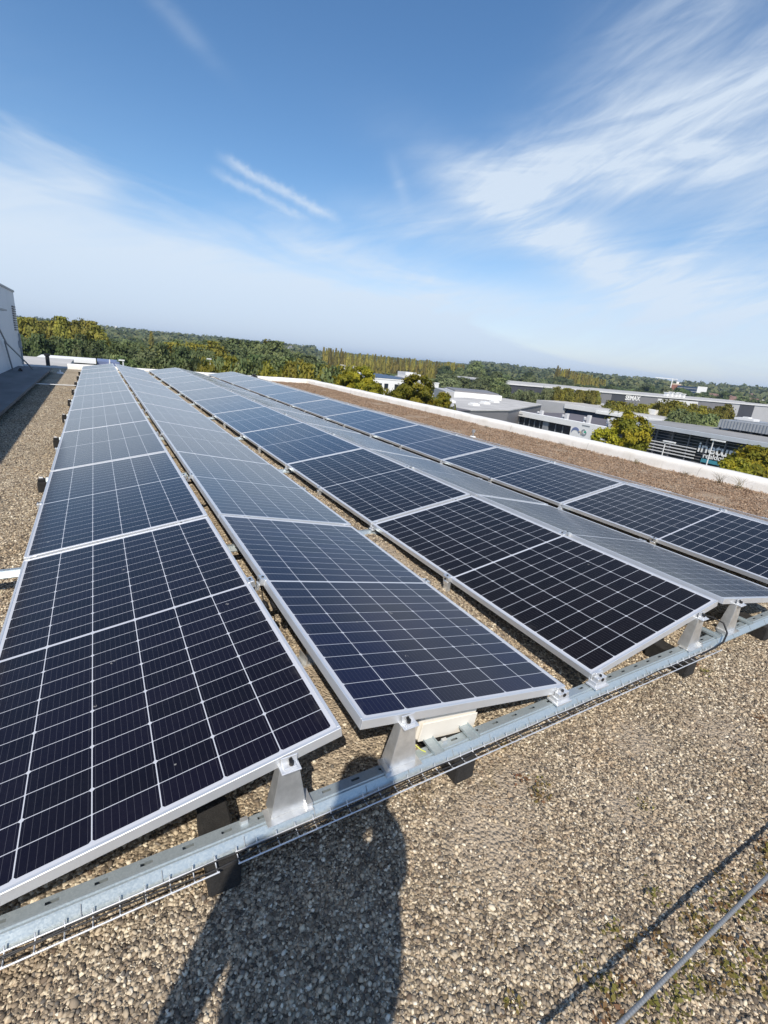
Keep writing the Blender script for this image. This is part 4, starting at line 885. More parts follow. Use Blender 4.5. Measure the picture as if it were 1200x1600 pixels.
TREES = [('near',16.9,32.7,0.93,3.6,'nearA'),
('near',19.5,28.8,0.74,4.1,'nearB'),
('near',33.2,20.2,-0.49,4.3,'nearC'),
('near',33.0,11.7,-1.33,4.6,'nearD'),
('nearsmall',16.4,29.5,-0.08,2.0,'nearE'),
('nearsmall',19.4,25.2,-0.22,1.6,'nearF'),
('nearsmall',30.7,20.5,-1.7,3.2,'nearG'),
('nearsmall',29.9,11.6,-1.96,3.0,'nearH'),
('nearsmall',15.4,32.3,0.29,2.4,'nearI'),
('nearsmall',16.7,27.1,-0.41,2.2,'nearJ'),
('gold',-18.7,123.9,1.55,5.907920454043281,'leftgold'),
('gold',-14.7,102.8,1.54,5.144996247004968,'leftgold'),
('gold',-16.7,127.2,1.9,4.581129543445031,'leftgold'),
('gold',-14.7,117.3,2.23,5.318305900684962,'leftgold'),
('gold',-13.1,110.1,2.29,5.866152594893683,'leftgold'),
('gold',-13.1,124.6,2.59,4.622027869438245,'leftgold'),
('gold',-10.0,102.6,2.49,5.794247591558852,'leftgold'),
('gold',-11.6,130.0,2.77,5.795852424698883,'leftgold'),
('gold',-9.4,117.7,2.24,5.484528763600948,'leftgold'),
('gold',-8.6,122.0,2.45,5.946502899707513,'leftgold'),
('gold',-6.5,112.9,3.02,4.665529691407593,'leftgold'),
('gold',-5.7,111.3,3.26,5.364975995852247,'leftgold'),
('gold',-4.8,112.3,2.64,4.895932690565006,'leftgold'),
('gold',-3.2,111.8,2.94,5.169949417978982,'leftgold'),
('gold',-2.3,130.2,3.83,4.436584901204354,'leftgold'),
('gold',-0.9,103.5,2.89,5.660381286368695,'leftgold'),
('gold',-0.1,103.2,2.42,4.474763389918307,'leftgold'),
('gold',0.8,108.4,0.42,5.609178259922109,'leftgold'),
('dark',-13.3,87.6,-0.74,4.76766912809266,'leftdark'),
('dark',-11.9,83.9,-0.46,5.397436890375461,'leftdark'),
('dark',-10.6,82.9,-0.43,5.713280296067494,'leftdark'),
('dark',-10.8,92.2,-0.13,5.6689394968533,'leftdark'),
('dark',-9.5,91.2,-0.56,4.6999205909486514,'leftdark'),
('dark',-7.7,83.9,0.3,4.438188871397197,'leftdark'),
('dark',-6.6,85.3,-0.34,4.27768346167753,'leftdark'),
('dark',-5.5,89.3,0.09,4.57973856616686,'leftdark'),
('dark',-4.5,90.2,-0.13,4.874811651058543,'leftdark'),
('dark',-3.3,83.4,-0.04,4.989702717473332,'leftdark'),
('dark',-1.9,94.6,0.66,5.719677700195038,'leftdark'),
('dark',-0.7,84.7,0.22,4.895288304960699,'leftdark'),
('willow',-3.7,85.0,-0.28,2.2,'leftpale'),
('willow',-2.9,82.6,-0.21,2.2,'leftpale'),
('willow',-2.3,85.0,-0.44,2.2,'leftpale'),
('gold',-0.2,94.9,2.24,5.6,'leftgold'),
('dark',0.8,88.9,0.14,4.6,'leftdark'),
('willow',17.3,147.4,1.02,9.688515059300563,'midrear'),
('broad',18.4,144.2,1.33,7.9395190875059445,'midrear'),
('broad',23.1,163.8,0.92,9.380894912864518,'midrear'),
('willow',20.7,132.5,1.75,8.316930402409557,'midrear'),
('broad',24.7,141.7,1.58,9.858067738901491,'midrear'),
('broad',28.8,152.0,1.96,9.778916209318467,'midrear'),
('willow',27.8,138.2,2.06,8.957055671472663,'midrear'),
('broad',30.5,138.1,2.46,10.336642660351249,'midrear'),
('broad',30.0,127.8,2.78,9.140972676285736,'midrear'),
('willow',35.5,143.2,3.01,9.95003900305217,'midrear'),
('broad',37.1,138.5,2.98,9.432189218973708,'midrear'),
('broad',39.4,137.9,3.04,10.028638761620366,'midrear'),
('willow',48.4,158.8,3.52,10.369549430929256,'midrear'),
('broad',41.4,130.4,3.31,10.009860844061425,'midrear'),
('broad',50.2,147.4,1.67,9.659059427772275,'midrear'),
('willow',53.4,149.7,1.46,9.242535900692385,'midrear'),
('broad',53.7,143.5,0.9,9.82411423773605,'midrear'),
('broad',48.2,122.7,0.49,7.980069203371887,'midrear'),
('willow',52.6,128.3,0.33,9.55787169591784,'midrear'),
('gold',42.8,142.5,3.79,7,'midgold'),
('broad',2.2,127.9,-0.61,6.5,'midrear'),
('broad',4.3,132.3,-0.36,6.5,'midrear'),
('broad',6.2,130.0,0.22,6.5,'midrear'),
('broad',8.2,131.0,0.17,6.5,'midrear'),
('broad',1.5,80.1,-0.79,5.56059770081228,'midfront'),
('dark',2.9,74.6,-0.17,6.606364646166726,'midfront'),
('broad',3.9,75.5,-0.18,5.620084629452247,'midfront'),
('olive',5.5,77.7,-0.31,4.872124221174909,'midfront'),
('broad',7.7,81.6,0.55,5.478746625052436,'midfront'),
('olive',9.9,88.0,0.12,5.638203853506488,'midfront'),
('dark',10.2,77.1,0.47,5.084224974465004,'midfront'),
('broad',13.7,90.8,0.27,6.735993837311611,'midfront'),
('dark',15.2,89.0,0.3,4.801894956556764,'midfront'),
('broad',15.2,82.2,0.0,5.081400968513486,'midfront'),
('olive',16.0,76.2,-0.26,5.663367586980469,'midfront'),
('broad',20.5,89.9,-0.24,5.55956106757956,'midfront'),
('olive',20.7,80.5,-0.61,5.319649308041129,'midfront'),
('dark',21.2,75.9,0.12,5.438305097001434,'midfront'),
('broad',21.8,72.5,0.47,5.753871399518474,'midfront'),
('dark',23.9,75.8,0.35,5.386206198334343,'midfront'),
('broad',22.6,65.3,0.41,5.865129303340843,'midfront'),
('olive',30.0,82.3,0.02,5.2913203640299855,'midfront'),
('broad',33.6,86.2,0.2,5.386376510445237,'midfront'),
('olive',32.6,77.7,-0.42,6.007707448015507,'midfront'),
('broad',1.9,64.0,-1.03,4.2,'midlow'),
('dark',2.6,58.9,-0.97,4.2,'midlow'),
('broad',4.0,60.3,-0.93,4.2,'midlow'),
('dark',5.5,61.7,-1.0,4.2,'midlow'),
('broad',6.5,60.0,-0.57,4.2,'midlow'),
('dark',8.4,60.8,-0.81,4.2,'midlow'),
('broad',9.1,59.3,-0.62,4.2,'midlow'),
('dark',11.2,61.4,-0.52,4.2,'midlow'),
('willow',4.9,66.7,-0.15,6.2,'willowdome'),
('olive',12.9,107.0,0.65,7,'midolive'),
('olive',14.6,100.5,1.02,7,'midolive'),
('olive',16.6,97.8,0.84,7,'midolive'),
('olive',20.6,104.8,1.59,7,'midolive'),
('olive',8.3,46.1,-0.05,3.4,'shrubrow'),
('broad',9.4,46.7,0.13,3.4,'shrubrow'),
('olive',9.8,43.5,0.28,3.4,'shrubrow'),
('broad',10.1,41.9,0.19,3.4,'shrubrow'),
('olive',11.9,46.4,0.01,3.4,'shrubrow'),
('broad',12.7,46.3,0.13,3.4,'shrubrow'),
('olive',11.6,38.4,0.24,3.4,'shrubrow'),
('broad',15.3,47.4,-0.17,3.4,'shrubrow'),
('olive',15.7,45.6,0.22,3.4,'shrubrow'),
('broad',16.7,46.4,-0.05,3.4,'shrubrow'),
('olive',15.4,39.8,0.34,3.4,'shrubrow'),
('broad',17.5,42.4,0.27,3.4,'shrubrow'),
('olive',18.1,42.3,0.24,3.4,'shrubrow'),
('broad',17.8,39.8,0.32,3.4,'shrubrow'),
('olive',19.4,41.2,0.29,3.4,'shrubrow'),
('olive',17.5,39.1,-0.58,3,'shrubrow'),
('olive',18.2,38.7,-0.55,3,'shrubrow'),
('olive',18.9,38.4,-0.31,3,'shrubrow'),
('olive',19.6,33.5,-0.97,2.6,'shrubrow'),
('broad',20.3,33.0,-1.01,2.6,'shrubrow'),
('olive',21.0,32.6,-1.13,2.6,'shrubrow'),
('broad',21.7,32.1,-1.17,2.6,'shrubrow'),
('olive',22.4,31.6,-1.32,2.6,'shrubrow'),
('broad',23.1,31.1,-1.26,2.6,'shrubrow'),
('olive',23.8,30.6,-1.25,2.6,'shrubrow'),
('poplar',22.6,257.9,3.97,4.2,'cypress'),
('poplar',137.6,323.4,5.74,4.605844103472207,'poplars'),
('poplar',139.3,322.4,5.0,4.363246722990171,'poplars'),
('poplar',141.6,324.2,5.55,4.616995705478661,'poplars'),
('poplar',139.8,316.7,5.45,4.836752892947969,'poplars'),
('poplar',143.7,321.2,4.62,4.185243356028389,'poplars'),
('poplar',141.2,310.7,5.68,4.693974258404235,'poplars'),
('poplar',145.5,316.6,4.27,4.423286236133976,'poplars'),
('poplar',149.4,320.1,5.93,4.153659192087078,'poplars'),
('poplar',150.2,318.8,4.13,4.3230880241811835,'poplars'),
('poplar',151.6,317.8,4.07,4.920596182432032,'poplars'),
('poplar',150.5,311.4,3.4,4.3350188440814765,'poplars'),
('poplar',152.2,310.5,3.42,4.485747949616155,'poplars'),
('poplar',156.2,315.1,3.02,4.904503184790467,'poplars'),
('poplar',156.9,311.9,2.98,4.692626810022229,'poplars'),
('poplar',157.4,308.9,3.18,4.196998751439915,'poplars'),
('poplar',155.2,302.0,4.07,4.989257452913505,'poplars'),
('poplar',156.7,300.4,3.07,4.5701865635853,'poplars'),
('poplar',162.5,307.0,3.4,4.565573493107393,'poplars'),
('poplar',160.8,301.8,4.14,4.474634093560779,'poplars'),
('poplar',162.6,300.7,2.82,4.354067101405835,'poplars'),
('poplar',165.2,302.3,4.14,4.335167794176586,'poplars'),
('poplar',173.0,312.6,4.49,4.468968027204758,'poplars'),
('poplar',172.6,307.1,3.24,4.571731743580087,'poplars'),
('poplar',174.0,306.2,4.3,4.39110066930859,'poplars'),
('poplar',170.3,296.6,3.06,4.301022436580113,'poplars'),
('poplar',170.4,294.6,3.9,4.501070765492864,'poplars'),
('poplar',175.0,297.4,3.75,4.568036952327638,'poplars'),
('poplar',180.1,303.8,3.04,4.2633532105076455,'poplars'),
('poplar',183.9,306.7,3.16,4.745873625641173,'poplars'),
('poplar',175.9,289.7,2.52,4.1608668584602615,'poplars'),
('poplar',177.9,289.4,3.57,4.648416278031008,'poplars'),
('poplar',182.8,293.5,3.41,4.193814661477029,'poplars'),
('poplar',185.1,295.4,2.62,5.035736220115907,'poplars'),
('poplar',181.7,287.1,3.78,4.49731891290507,'poplars'),
('poplar',187.0,292.2,3.79,4.405948888067107,'poplars'),
('poplar',194.5,300.8,4.27,4.279386442122831,'poplars'),
('poplar',191.6,292.2,3.54,4.1843597496072515,'poplars'),
('poplar',193.0,291.5,4.07,5.021302520945193,'poplars'),
('poplar',191.1,284.9,2.65,4.117408269950833,'poplars'),
('poplar',196.5,289.9,3.35,4.476628656106563,'poplars'),
('poplar',201.9,294.5,2.92,4.407610971395711,'poplars'),
('poplar',195.4,282.2,2.66,4.215686819990847,'poplars'),
('poplar',202.8,290.4,4.07,4.919437678177636,'poplars'),
('poplar',196.3,278.1,3.88,4.344849552938148,'poplars'),
('poplar',203.3,285.3,3.36,4.345386438636725,'poplars'),
('poplar',198.6,275.7,2.79,4.2998539402796405,'poplars'),
('poplar',200.7,275.4,3.4,4.520577978860266,'poplars'),
('poplar',207.5,281.7,2.73,4.996089980646289,'poplars'),
('poplar',209.4,280.8,2.73,4.542182601567145,'poplars'),
('poplar',215.5,285.8,2.95,4.828020184093691,'poplars'),
('poplar',215.0,282.5,3.66,4.4824053076053465,'poplars'),
('poplar',208.1,271.6,3.89,4.362592013908318,'poplars'),
('poplar',208.6,268.6,3.5,4.863787751935121,'poplars'),
('poplar',209.6,267.5,3.95,4.230118204850509,'poplars'),
('poplar',222.1,280.5,2.46,4.712001732115623,'poplars'),
('poplar',216.0,270.4,3.2,4.4303720456230895,'poplars'),
('poplar',223.0,276.6,2.92,4.826833157114212,'poplars'),
('poplar',216.1,265.3,2.96,4.809434331536539,'poplars'),
('broad',108.3,178.5,-3.98,15,'roundpop'),
('broad',116.7,179.1,-2.95,16,'roundpop'),
('broad',116.7,167.1,-3.93,13,'roundpop'),
('willow',115.0,149.7,-1.08,13,'roundpop'),
('broad',213.9,249.7,5.53,15,'roundpop'),
('broad',107.2,130.4,-1.76,8,'roundpop'),
('broad',117.4,128.2,-0.54,12,'roundpop'),
('willow',108.3,122.9,-1.54,9,'roundpop'),
('broad',116.4,122.3,-1.0,8,'roundpop'),
('willow',147.2,175.1,-0.67,12,'roundpop'),
('broad',103.8,106.7,-2.03,5,'roundpop'),
('willow',97.7,125.2,-1.96,10,'roundpop'),
('broad',200.1,248.2,1.03,11,'roundpop'),
('willow',87.6,86.6,-3.64,4.2,'whwillow'),
('willow',92.0,89.3,-2.45,4.2,'whwillow'),
('willow',90.2,85.3,-2.47,4.2,'whwillow'),
('willow',92.9,86.0,-2.56,4.2,'whwillow'),
('willow',94.2,84.8,-2.69,4.2,'whwillow'),
('willow',92.5,80.8,-1.32,4.2,'whwillow'),
('willow',93.9,80.8,-1.55,4.2,'whwillow'),
('gold',96.0,81.5,-1.36,3.4,'whhedge'),
('gold',93.4,78.3,-1.0,3.4,'whhedge'),
('gold',95.0,78.5,-1.34,3.4,'whhedge'),
('gold',96.1,78.4,-1.28,3.4,'whhedge'),
('gold',95.8,77.2,-1.16,3.4,'whhedge'),
('gold',96.8,77.0,-1.33,3.4,'whhedge'),
('gold',99.5,78.1,-1.27,3.4,'whhedge'),
('gold',98.1,76.0,-1.34,3.4,'whhedge'),
('gold',100.7,77.0,-1.42,3.4,'whhedge'),
('gold',101.6,76.7,-1.37,3.4,'whhedge'),
('gold',100.1,74.7,-1.06,3.4,'whhedge'),
('gold',98.8,72.8,-1.15,3.4,'whhedge'),
('gold',100.4,73.0,-1.13,3.4,'whhedge'),
('poplar',301.2,258.3,8.81,4.8,'poplars2'),
('poplar',300.6,255.4,7.28,4.8,'poplars2'),
('poplar',309.6,260.7,6.82,4.8,'poplars2'),
('poplar',305.8,255.4,6.75,4.8,'poplars2'),
('poplar',307.7,254.9,7.0,4.8,'poplars2'),
('poplar',303.5,249.4,7.3,4.8,'poplars2'),
('poplar',303.2,246.8,5.92,4.8,'poplars2'),
('poplar',312.2,252.1,5.9,4.8,'poplars2'),
('poplar',304.0,243.2,5.12,4.8,'poplars2'),
('poplar',314.2,249.3,5.19,4.8,'poplars2'),
('poplar',313.4,246.7,5.18,4.8,'poplars2'),
('poplar',317.5,247.7,4.87,4.8,'poplars2'),
('poplar',320.0,247.6,4.77,4.8,'poplars2'),
('poplar',323.4,248.1,4.26,4.8,'poplars2'),
('poplar',310.5,236.2,3.9,4.8,'poplars2'),
('poplar',317.0,239.3,4.41,4.8,'poplars2'),
('poplar',311.8,233.0,2.64,4.8,'poplars2'),
('poplar',315.7,234.0,2.71,4.8,'poplars2'),
('poplar',313.7,230.8,3.27,4.8,'poplars2'),
('poplar',324.1,236.2,2.16,4.8,'poplars2'),
('poplar',330.5,238.8,1.72,4.8,'poplars2'),
('poplar',331.8,237.9,2.27,4.8,'poplars2'),
('olive',93.6,64.1,-2.51,5.0,'whrow'),
('olive',90.4,59.4,-2.4,5.0,'whrow'),
('olive',96.2,60.6,-2.56,5.0,'whrow'),
('olive',94.0,57.1,-2.4,5.0,'whrow'),
('olive',97.9,57.5,-2.31,5.0,'whrow'),
('olive',97.0,54.6,-1.18,5.0,'whrow'),
('olive',95.4,51.7,-1.12,5.0,'whrow'),
('olive',103.1,55.2,-1.39,4.0,'whrow'),
('olive',103.9,53.8,-1.45,4.0,'whrow'),
('olive',104.5,52.6,-1.54,4.0,'whrow'),
('olive',105.2,51.2,-1.73,4.0,'whrow'),
('olive',106.0,49.5,-1.62,4.0,'whrow'),
('olive',106.5,48.4,-1.46,4.0,'whrow'),
('olive',106.9,47.5,-0.95,4.0,'whrow'),
('broad',84.1,44.1,-1.92,4.6,'whclump'),
('broad',84.7,43.0,-2.3,4.6,'whclump'),
('broad',83.9,44.6,-2.64,4.6,'whclump'),
('broad',85.6,41.1,-2.54,4.6,'whclump'),
('broad',86.1,40.2,-2.2,4.6,'whclump'),
('broad',194.7,258.8,-1.16,8.653427593847518,'backdrop'),
('dark',183.1,242.0,1.3,12.784394902035427,'backdrop'),
('broad',233.3,297.5,1.08,12.59892671639192,'backdrop'),
('broad',235.0,294.3,-1.4,11.839585283931408,'backdrop'),
('willow',223.8,275.7,-0.5,13.42839999099132,'backdrop'),
('dark',277.0,334.7,1.41,9.984200202848054,'backdrop'),
('willow',233.0,277.8,1.11,11.620688582809702,'backdrop'),
('broad',171.0,197.6,0.45,12.720509172539058,'backdrop'),
('dark',229.2,258.4,1.65,13.007804729908697,'backdrop'),
('broad',255.0,282.8,-3.19,13.560280795480235,'backdrop'),
('broad',282.2,303.4,-1.84,13.039460991358599,'backdrop'),
('broad',177.0,189.4,1.1,8.911738784657109,'backdrop'),
('broad',214.8,223.2,-0.24,12.617529919909579,'backdrop'),
('broad',315.6,319.9,-4.32,11.750600719566794,'backdrop'),
('broad',199.3,199.3,-1.76,9.945057840992705,'backdrop'),
('broad',287.4,281.5,-2.26,8.502688493394327,'backdrop'),
('willow',174.0,165.5,0.16,13.882139292229066,'backdrop'),
('dark',233.9,222.2,1.77,10.05559549979995,'backdrop'),
('broad',291.0,267.9,-3.72,8.094988023497791,'backdrop'),
('willow',210.1,187.9,-1.27,10.061819764171249,'backdrop'),
('broad',292.9,260.8,-1.07,12.734000344065056,'backdrop'),
('broad',320.3,279.9,-0.23,11.115462948339783,'backdrop'),
('broad',227.0,193.9,-2.69,12.320167053045735,'backdrop'),
('broad',263.1,221.5,1.36,13.90784869402251,'backdrop'),
('willow',262.2,213.9,0.78,8.77409865606338,'backdrop'),
('broad',247.3,200.4,-1.92,8.098447219489296,'backdrop'),
('dark',338.0,265.6,-4.1,8.470459061255754,'backdrop'),
('broad',190.9,148.0,-1.18,11.115253675819112,'backdrop'),
('dark',273.1,206.4,-2.32,8.134988831862604,'backdrop'),
('broad',268.3,199.8,-1.98,11.56123256414303,'backdrop'),
('broad',320.7,235.7,-0.57,12.874844292143337,'backdrop'),
('willow',373.6,266.1,-0.3,12.537476725872239,'backdrop'),
('dark',271.0,191.3,-1.99,13.832528683992845,'backdrop'),
('dark',245.3,170.0,-0.04,10.819022075686485,'backdrop'),
('dark',337.1,230.0,-1.92,12.548244914010107,'backdrop'),
('broad',362.5,242.8,-0.51,13.311964488755667,'backdrop'),
('broad',291.6,189.0,-1.77,9.905977216314284,'backdrop'),
('willow',370.9,239.2,0.43,13.62539095963244,'backdrop'),
('broad',260.3,164.1,-1.83,8.788123879755034,'backdrop'),
('dark',300.7,185.9,0.82,13.377736761047323,'backdrop'),
('broad',322.0,195.7,1.35,9.821534828932485,'backdrop'),
('willow',413.4,244.9,-0.87,13.790138538271377,'backdrop'),
('broad',388.5,226.7,-1.46,8.801590736397618,'backdrop'),
('willow',254.0,144.7,1.68,9.267934177168598,'backdrop'),
('broad',404.5,226.1,-1.85,8.336357003646722,'backdrop'),
('broad',319.4,176.8,-0.13,8.128387893338143,'backdrop'),
('dark',278.1,150.2,1.43,13.43705593215462,'backdrop'),
('dark',440.9,231.3,-4.19,13.92815736135027,'backdrop'),
('dark',390.4,200.9,-1.36,11.867981900962773,'backdrop'),
('broad',334.2,169.0,-0.65,13.547075369063242,'backdrop'),
('dark',339.4,168.4,0.16,10.737215907169835,'backdrop'),
('broad',300.7,146.8,-0.63,10.723640026548967,'backdrop'),
('broad',436.2,209.1,1.45,10.245032905080645,'backdrop'),
('dark',417.0,197.5,0.3,12.446946000651987,'backdrop'),
('dark',312.4,145.3,1.75,8.997246144509793,'backdrop'),
('broad',439.0,197.9,-1.58,13.490998978791342,'backdrop'),
('broad',445.6,197.4,-1.47,10.1304494989463,'backdrop'),
('broad',430.3,189.9,1.66,10.966262266368567,'backdrop'),
('broad',348.8,150.2,-0.2,11.187405613570972,'backdrop'),
('willow',459.2,192.3,0.75,8.666149707396706,'backdrop'),
('broad',276.4,112.5,-0.36,12.29475533039687,'backdrop'),
('dark',415.7,166.1,-3.01,8.416149957020433,'backdrop'),
('dark',321.7,127.2,-1.51,9.791855691331117,'backdrop'),
('broad',404.9,155.6,0.39,10.98822740311316,'backdrop'),
('dark',-0.3,316.3,0.12,13.680641827510959,'backdrop2'),
('broad',5.6,447.8,-0.06,11.839397956067426,'backdrop2'),
('dark',7.0,300.3,-0.96,8.83284605660035,'backdrop2'),
('dark',13.7,437.1,-1.61,10.064294036274928,'backdrop2'),
('broad',14.9,357.5,-0.26,11.21668909270729,'backdrop2'),
('broad',19.2,343.9,-1.41,12.705677788763303,'backdrop2'),
('dark',20.5,314.9,0.46,10.14542169180617,'backdrop2'),
('willow',29.2,383.1,-1.74,13.737286514642877,'backdrop2'),
('broad',25.9,285.0,0.64,13.224418727995554,'backdrop2'),
('dark',28.6,276.4,-0.62,13.832733133870828,'backdrop2'),
('dark',44.6,404.3,-0.81,8.599092412368147,'backdrop2'),
('dark',40.9,318.9,-0.08,10.022821519249694,'backdrop2'),
('dark',39.7,298.7,-0.16,13.660474006586286,'backdrop2'),
('willow',43.4,284.3,-0.49,10.496887150632272,'backdrop2'),
('broad',58.2,361.6,-2.81,11.909248520785077,'backdrop2'),
('willow',75.5,432.6,-3.62,10.796731891346393,'backdrop2'),
('broad',68.8,373.3,-0.36,8.57039749996531,'backdrop2'),
('willow',69.7,340.5,-1.04,9.633084653606463,'backdrop2'),
('willow',57.4,269.9,-1.46,13.291577749609598,'backdrop2'),
('broad',95.6,423.5,-2.33,9.95411233074158,'backdrop2'),
('willow',65.1,270.8,0.51,13.633971436674827,'backdrop2'),
('dark',100.9,399.9,-1.83,11.81322590262462,'backdrop2'),
('dark',80.9,304.4,-1.71,10.823125589070566,'backdrop2'),
('willow',83.2,293.8,0.45,12.16994197443812,'backdrop2'),
('willow',89.2,297.9,-0.56,9.49839975689512,'backdrop2'),
('willow',111.6,363.6,-1.25,13.143808067298396,'backdrop2'),
('broad',100.9,306.3,-0.76,13.310147609645636,'backdrop2'),
('willow',128.1,377.4,0.4,8.733733216225673,'backdrop2'),
('broad',128.3,361.8,-1.81,10.932255262505759,'backdrop2'),
('willow',115.9,307.8,-0.07,13.261662525920455,'backdrop2'),
('broad',121.3,312.8,-0.26,12.638587242137394,'backdrop2'),
('dark',150.4,370.5,-2.57,8.00627540741047,'backdrop2'),
('broad',149.6,357.8,-2.98,10.524847067374433,'backdrop2'),
('willow',160.9,366.8,-0.75,11.030917703860055,'backdrop2')]

GL = {'nearA': 'bushy yellow green tree behind the parapet, left of the white office', 'nearB': 'tall bushy yellow green tree hiding the middle of the white office', 'nearC': 'wide yellowing tree between the framed office and the glazed office',
      'nearD': 'yellowing tree in the right corner covering the end of the lettering', 'nearE': 'small yellow green tree before the left part of the white office', 'nearF': 'small yellow green tree at the right end of the white office',
      'nearG': 'low yellow green tree against the left flank of the wide yellowing tree', 'nearH': 'low yellow green tree just left of the corner tree under the lettering', 'nearI': 'low tree leaning against the bushy tree left of the white office', 'nearJ': 'low shrub like tree at the foot of the tall bushy tree',
      'leftgold': 'tall yellow green tree in the stand right of the plant room', 'leftdark': 'dark green tree below the yellow green stand right of the plant room', 'leftpale': 'slim pale grey green tree before the yellow green stand',
      'midrear': 'large green tree in the rear rank of the wood behind the far parapet', 'midfront': 'green or olive tree in the front rank of the wood behind the far parapet', 'midlow': 'low green tree just over the far parapet, left half', 'midolive': 'olive brown tree in the middle of the wood behind the far parapet',
      'midgold': 'single golden topped tree at the wood skyline behind the far parapet', 'willowdome': 'round grey green domed tree behind the far parapet', 'shrubrow': 'low yellow green tree top in the row along the outside of the parapet', 'cypress': 'single slim dark tree standing above the wood skyline',
      'poplars': 'tall slim autumn poplar in the long row behind the white office', 'poplars2': 'tall slim autumn poplar in the short row behind the long warehouse', 'roundpop': 'round grey green tree in front of or beside the long poplar row', 'whwillow': 'grey green tree before the dark end of the warehouse',
      'whhedge': 'narrow yellow green tree in the close row hiding the warehouse wall', 'whrow': 'small round yellow green tree in the row before the warehouse', 'whclump': 'dense green tree between the warehouse row and the band building', 'backdrop': 'far green tree on the right hand skyline behind the warehouse', 'backdrop2': 'far green tree on the left hand skyline behind the wood'}
TN = {'near': 'maple_tree', 'nearsmall': 'maple_tree', 'poplar': 'poplar_tree', 'willow': 'willow_tree'}
for i, (kind, x, y, ztop, w, grp) in enumerate(TREES):
    dd = math.hypot(x, y); z0 = gz(dd); h = max(ztop - z0, 3.5); a, b_ = TM[kind][i % len(TM[kind])]
    root = empty(TN.get(kind, 'leafy_tree'), (x, y, z0), random.uniform(0, 6.28))
    n_same = sum(1 for t in TREES if t[5] == grp)
    tag(root, GL[grp], 'tree', None if n_same == 1 else {'leftgold': 'yellow green stand at left'}.get(grp, 'trees: ' + GL[grp]))
    if kind in ('near', 'nearsmall'):       # crown in the top part only, clear stem below
        ch = w*1.15; w *= .68; ch *= .8; c = link('crown', a, root); c.scale = (w, w, ch); c.location = (0, 0, h - ch)
        t = link('trunk', b_, root); t.scale = (w, w, h)
    else:
        w *= .85; c = link('crown', a, root); c.scale = (w, w, h); t = link('trunk', b_, root); t.scale = (w, w, h)
# far wood that reads as one mass
def far_wood():
    cs = []; tn = []; nr = []; sz = []
    for i in range(3600):
        a = random.uniform(-14, 84); d_ = 470 + 860*random.random()**.9
        if 59.8 < a < 63.8 and random.random() < .3: continue
        if a > 64 and d_ < 760 and random.random() < .6: continue
        x, y = polar(a, d_); r_ = random.uniform(4, 8); h = random.uniform(9, 14.5) + max(0, mnoise.noise(Vector((a*.11, d_*.004, 2))))*6
        if 22 < a < 40: h *= .45
        k = 26; u = rng.normal(size=(k, 3)); u /= np.linalg.norm(u, axis=1)[:, None]; u[:, 2] = np.abs(u[:, 2])
        p_ = np.array([x, y, gz(d_) + h*.45]) + u*np.array([r_, r_, h*.55])*(.75+.3*rng.random((k, 1)))
        cs.append(p_); nr.append(u*1.2); tn.append(.55*random.random() + .45*rng.random(k)); sz.append(np.full(k, r_*.55))
    me = quads_mesh('distant_wood', np.concatenate(cs), np.concatenate(sz), np.concatenate(tn), LM['farwood'], np.concatenate(nr), 1.25)
    return tag(link('distant_wood', me), 'wooded hills along the whole horizon', 'wood', kind='stuff')
far_wood()

# ------------------------------------------------------------ haze
hm = bpy.data.materials.new('haze'); hm.use_nodes = True; hb = NB(hm.node_tree); hb.n.clear()
pv = hb.new('ShaderNodeVolumePrincipled'); pv.inputs['Color'].default_value = (.58, .77, 1.0, 1); pv.inputs['Density'].default_value = .00022; pv.inputs['Anisotropy'].default_value = .2
ho = hb.new('ShaderNodeOutputMaterial'); hb.l.new(pv.outputs[0], ho.inputs['Volume'])
tag(MB().box(-4100, 4100, -4100, 4100, -11.2, 32).build('haze', hm), 'thin pale haze in the air over the town and woods', 'haze', kind='stuff')

# ------------------------------------------------------------ photographer (only the shadow reaches the picture)
m, b, p = mat('person_clothes'); z = b.xyz(b.pos())[2]
c = b.mix(b.step(z, .92, .94), (.03, .04, .08), (.10, .12, .15)); c = b.mix(b.step(z, 1.47, 1.48), c, (.55, .36, .27))
b.put(p.inputs['Base Color'], c); p.inputs['Roughness'].default_value = .8
fd = Vector((math.sin(SUN_AZ), math.cos(SUN_AZ), 0)); sd = Vector((math.cos(SUN_AZ), -math.sin(SUN_AZ), 0))    # forward, right
base = sd*-.045 + fd*-1.49
def pp(r_, f_, z_): return base + sd*r_ + fd*f_ + Vector((0, 0, z_))
hand = CAM - fw*.075 + rt*.075 - up*.05
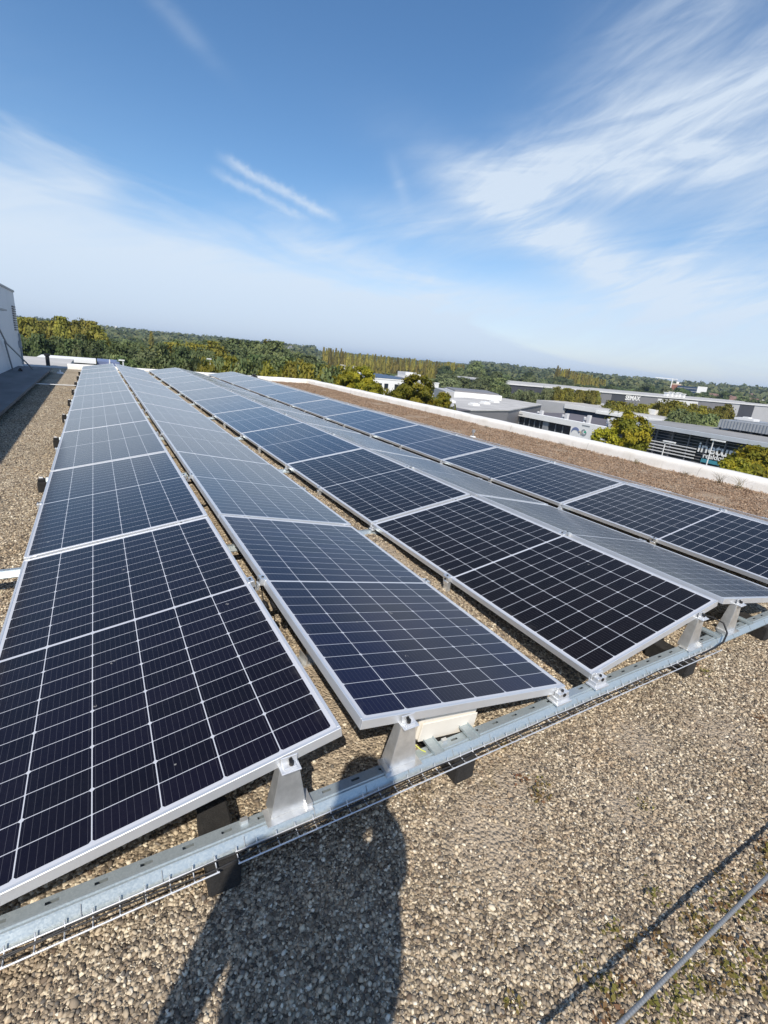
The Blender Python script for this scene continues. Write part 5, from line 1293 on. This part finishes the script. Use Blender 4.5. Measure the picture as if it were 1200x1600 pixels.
# hand position in the body's own (right, forward, up) frame
hr = (hand - base); hr = (hr.dot(sd), hr.dot(fd), hr.z)
J = {'pelvis': ((.02, 0, .96), .200), 'belly': ((.02, .0, 1.12), .188), 'chest': ((0, .0, 1.29), .190), 'neckb': ((.01, -.01, 1.47), .085), 'neck': ((.055, .03, 1.53), .064), 'head1': ((.105, .07, 1.60), .092), 'head2': ((.11, .07, 1.69), .092),
     'shL': ((-.19, 0, 1.41), .078), 'elL': ((-.262, -.02, 1.11), .052), 'wrL': ((-.292, .04, .90), .046), 'haL': ((-.296, .06, .80), .042),
     'shR': ((.175, .0, 1.43), .092), 'elR': ((.205, .17, 1.25), .062), 'wrR': ((hr[0]+.03, hr[1]-.08, hr[2]-.05), .062), 'haR': ((hr[0]+.01, hr[1]-.015, hr[2]-.01), .050),
     'hipL': ((-.095, 0, .90), .095), 'knL': ((-.11, .03, .50), .06), 'anL': ((-.12, -.01, .09), .042), 'toL': ((-.14, .15, .04), .036),
     'hipR': ((.095, 0, .90), .095), 'knR': ((.11, .03, .50), .06), 'anR': ((.12, -.01, .09), .042), 'toR': ((.14, .15, .04), .036)}
ED = [('pelvis', 'belly'), ('belly', 'chest'), ('chest', 'neckb'), ('neckb', 'neck'), ('neck', 'head1'), ('head1', 'head2'), ('chest', 'shL'), ('shL', 'elL'), ('elL', 'wrL'), ('wrL', 'haL'), ('chest', 'shR'), ('shR', 'elR'), ('elR', 'wrR'), ('wrR', 'haR'),
      ('pelvis', 'hipL'), ('hipL', 'knL'), ('knL', 'anL'), ('anL', 'toL'), ('pelvis', 'hipR'), ('hipR', 'knR'), ('knR', 'anR'), ('anR', 'toR')]
for s_, hd in (('L', 'haL'), ('R', 'haR')):        # fingers and thumb
    hx, hy, hz = J[hd][0]
    for k in range(4):
        if s_ == 'L': a_, b2 = (hx + .004, hy + .024 - .016*k, hz - .055), (hx + .016, hy + .026 - .017*k, hz - .085 + .006*abs(k-1))
        else: a_, b2 = (hx - .028, hy + .012, hz + .034 - .018*k), (hx - .055, hy + .026, hz + .036 - .018*k)
        J[f'{hd}f{k}'] = (a_, .0095); J[f'{hd}g{k}'] = (b2, .008); ED += [(hd, f'{hd}f{k}'), (f'{hd}f{k}', f'{hd}g{k}')]
    a_ = (hx + .02, hy + .045, hz - .03) if s_ == 'L' else (hx - .02, hy - .012, hz + .045)
    J[hd+'t'] = (a_, .0095); ED.append((hd, hd+'t'))
names = list(J); me = bpy.data.meshes.new('person'); me.from_pydata([pp(*J[k][0]) for k in names], [(names.index(a), names.index(c_)) for a, c_ in ED], []); me.materials.append(m)
per = link('person', me); tag(per, 'person in dark clothes behind the front rail holding up a phone, casting the long shadow', 'person')
md = per.modifiers.new('skin', 'SKIN')
for i, k in enumerate(names):
    v_ = me.skin_vertices[0].data[i]; r_ = J[k][1]; v_.radius = (r_, r_); v_.use_root = (k == 'pelvis')
md.use_smooth_shade = True; per.modifiers.new('subsurf', 'SUBSURF').render_levels = 2
q = MB(); bm = bmesh.new(); bmesh.ops.create_uvsphere(bm, u_segments=16, v_segments=10, radius=.105)
q.add([v.co*1.0 for v in bm.verts], [[v.index for v in f.verts] for f in bm.faces], True); bm.free()
hr_ = q.build('hair', M['bark'], per); hr_.location = pp(.11, .045, 1.695); hr_.scale = (.95, .98, .92)
ph = MB().box(-.036, .036, -.15, .012, -.004, .004).build('phone', M['black'], None, .003)
MM = cam.matrix_world.copy(); MM.translation = CAM - fw*.012; ph.matrix_world = MM @ Matrix.Rotation(0, 4, 'X'); tag(ph, 'black phone held up by the person behind the front rail', 'phone')
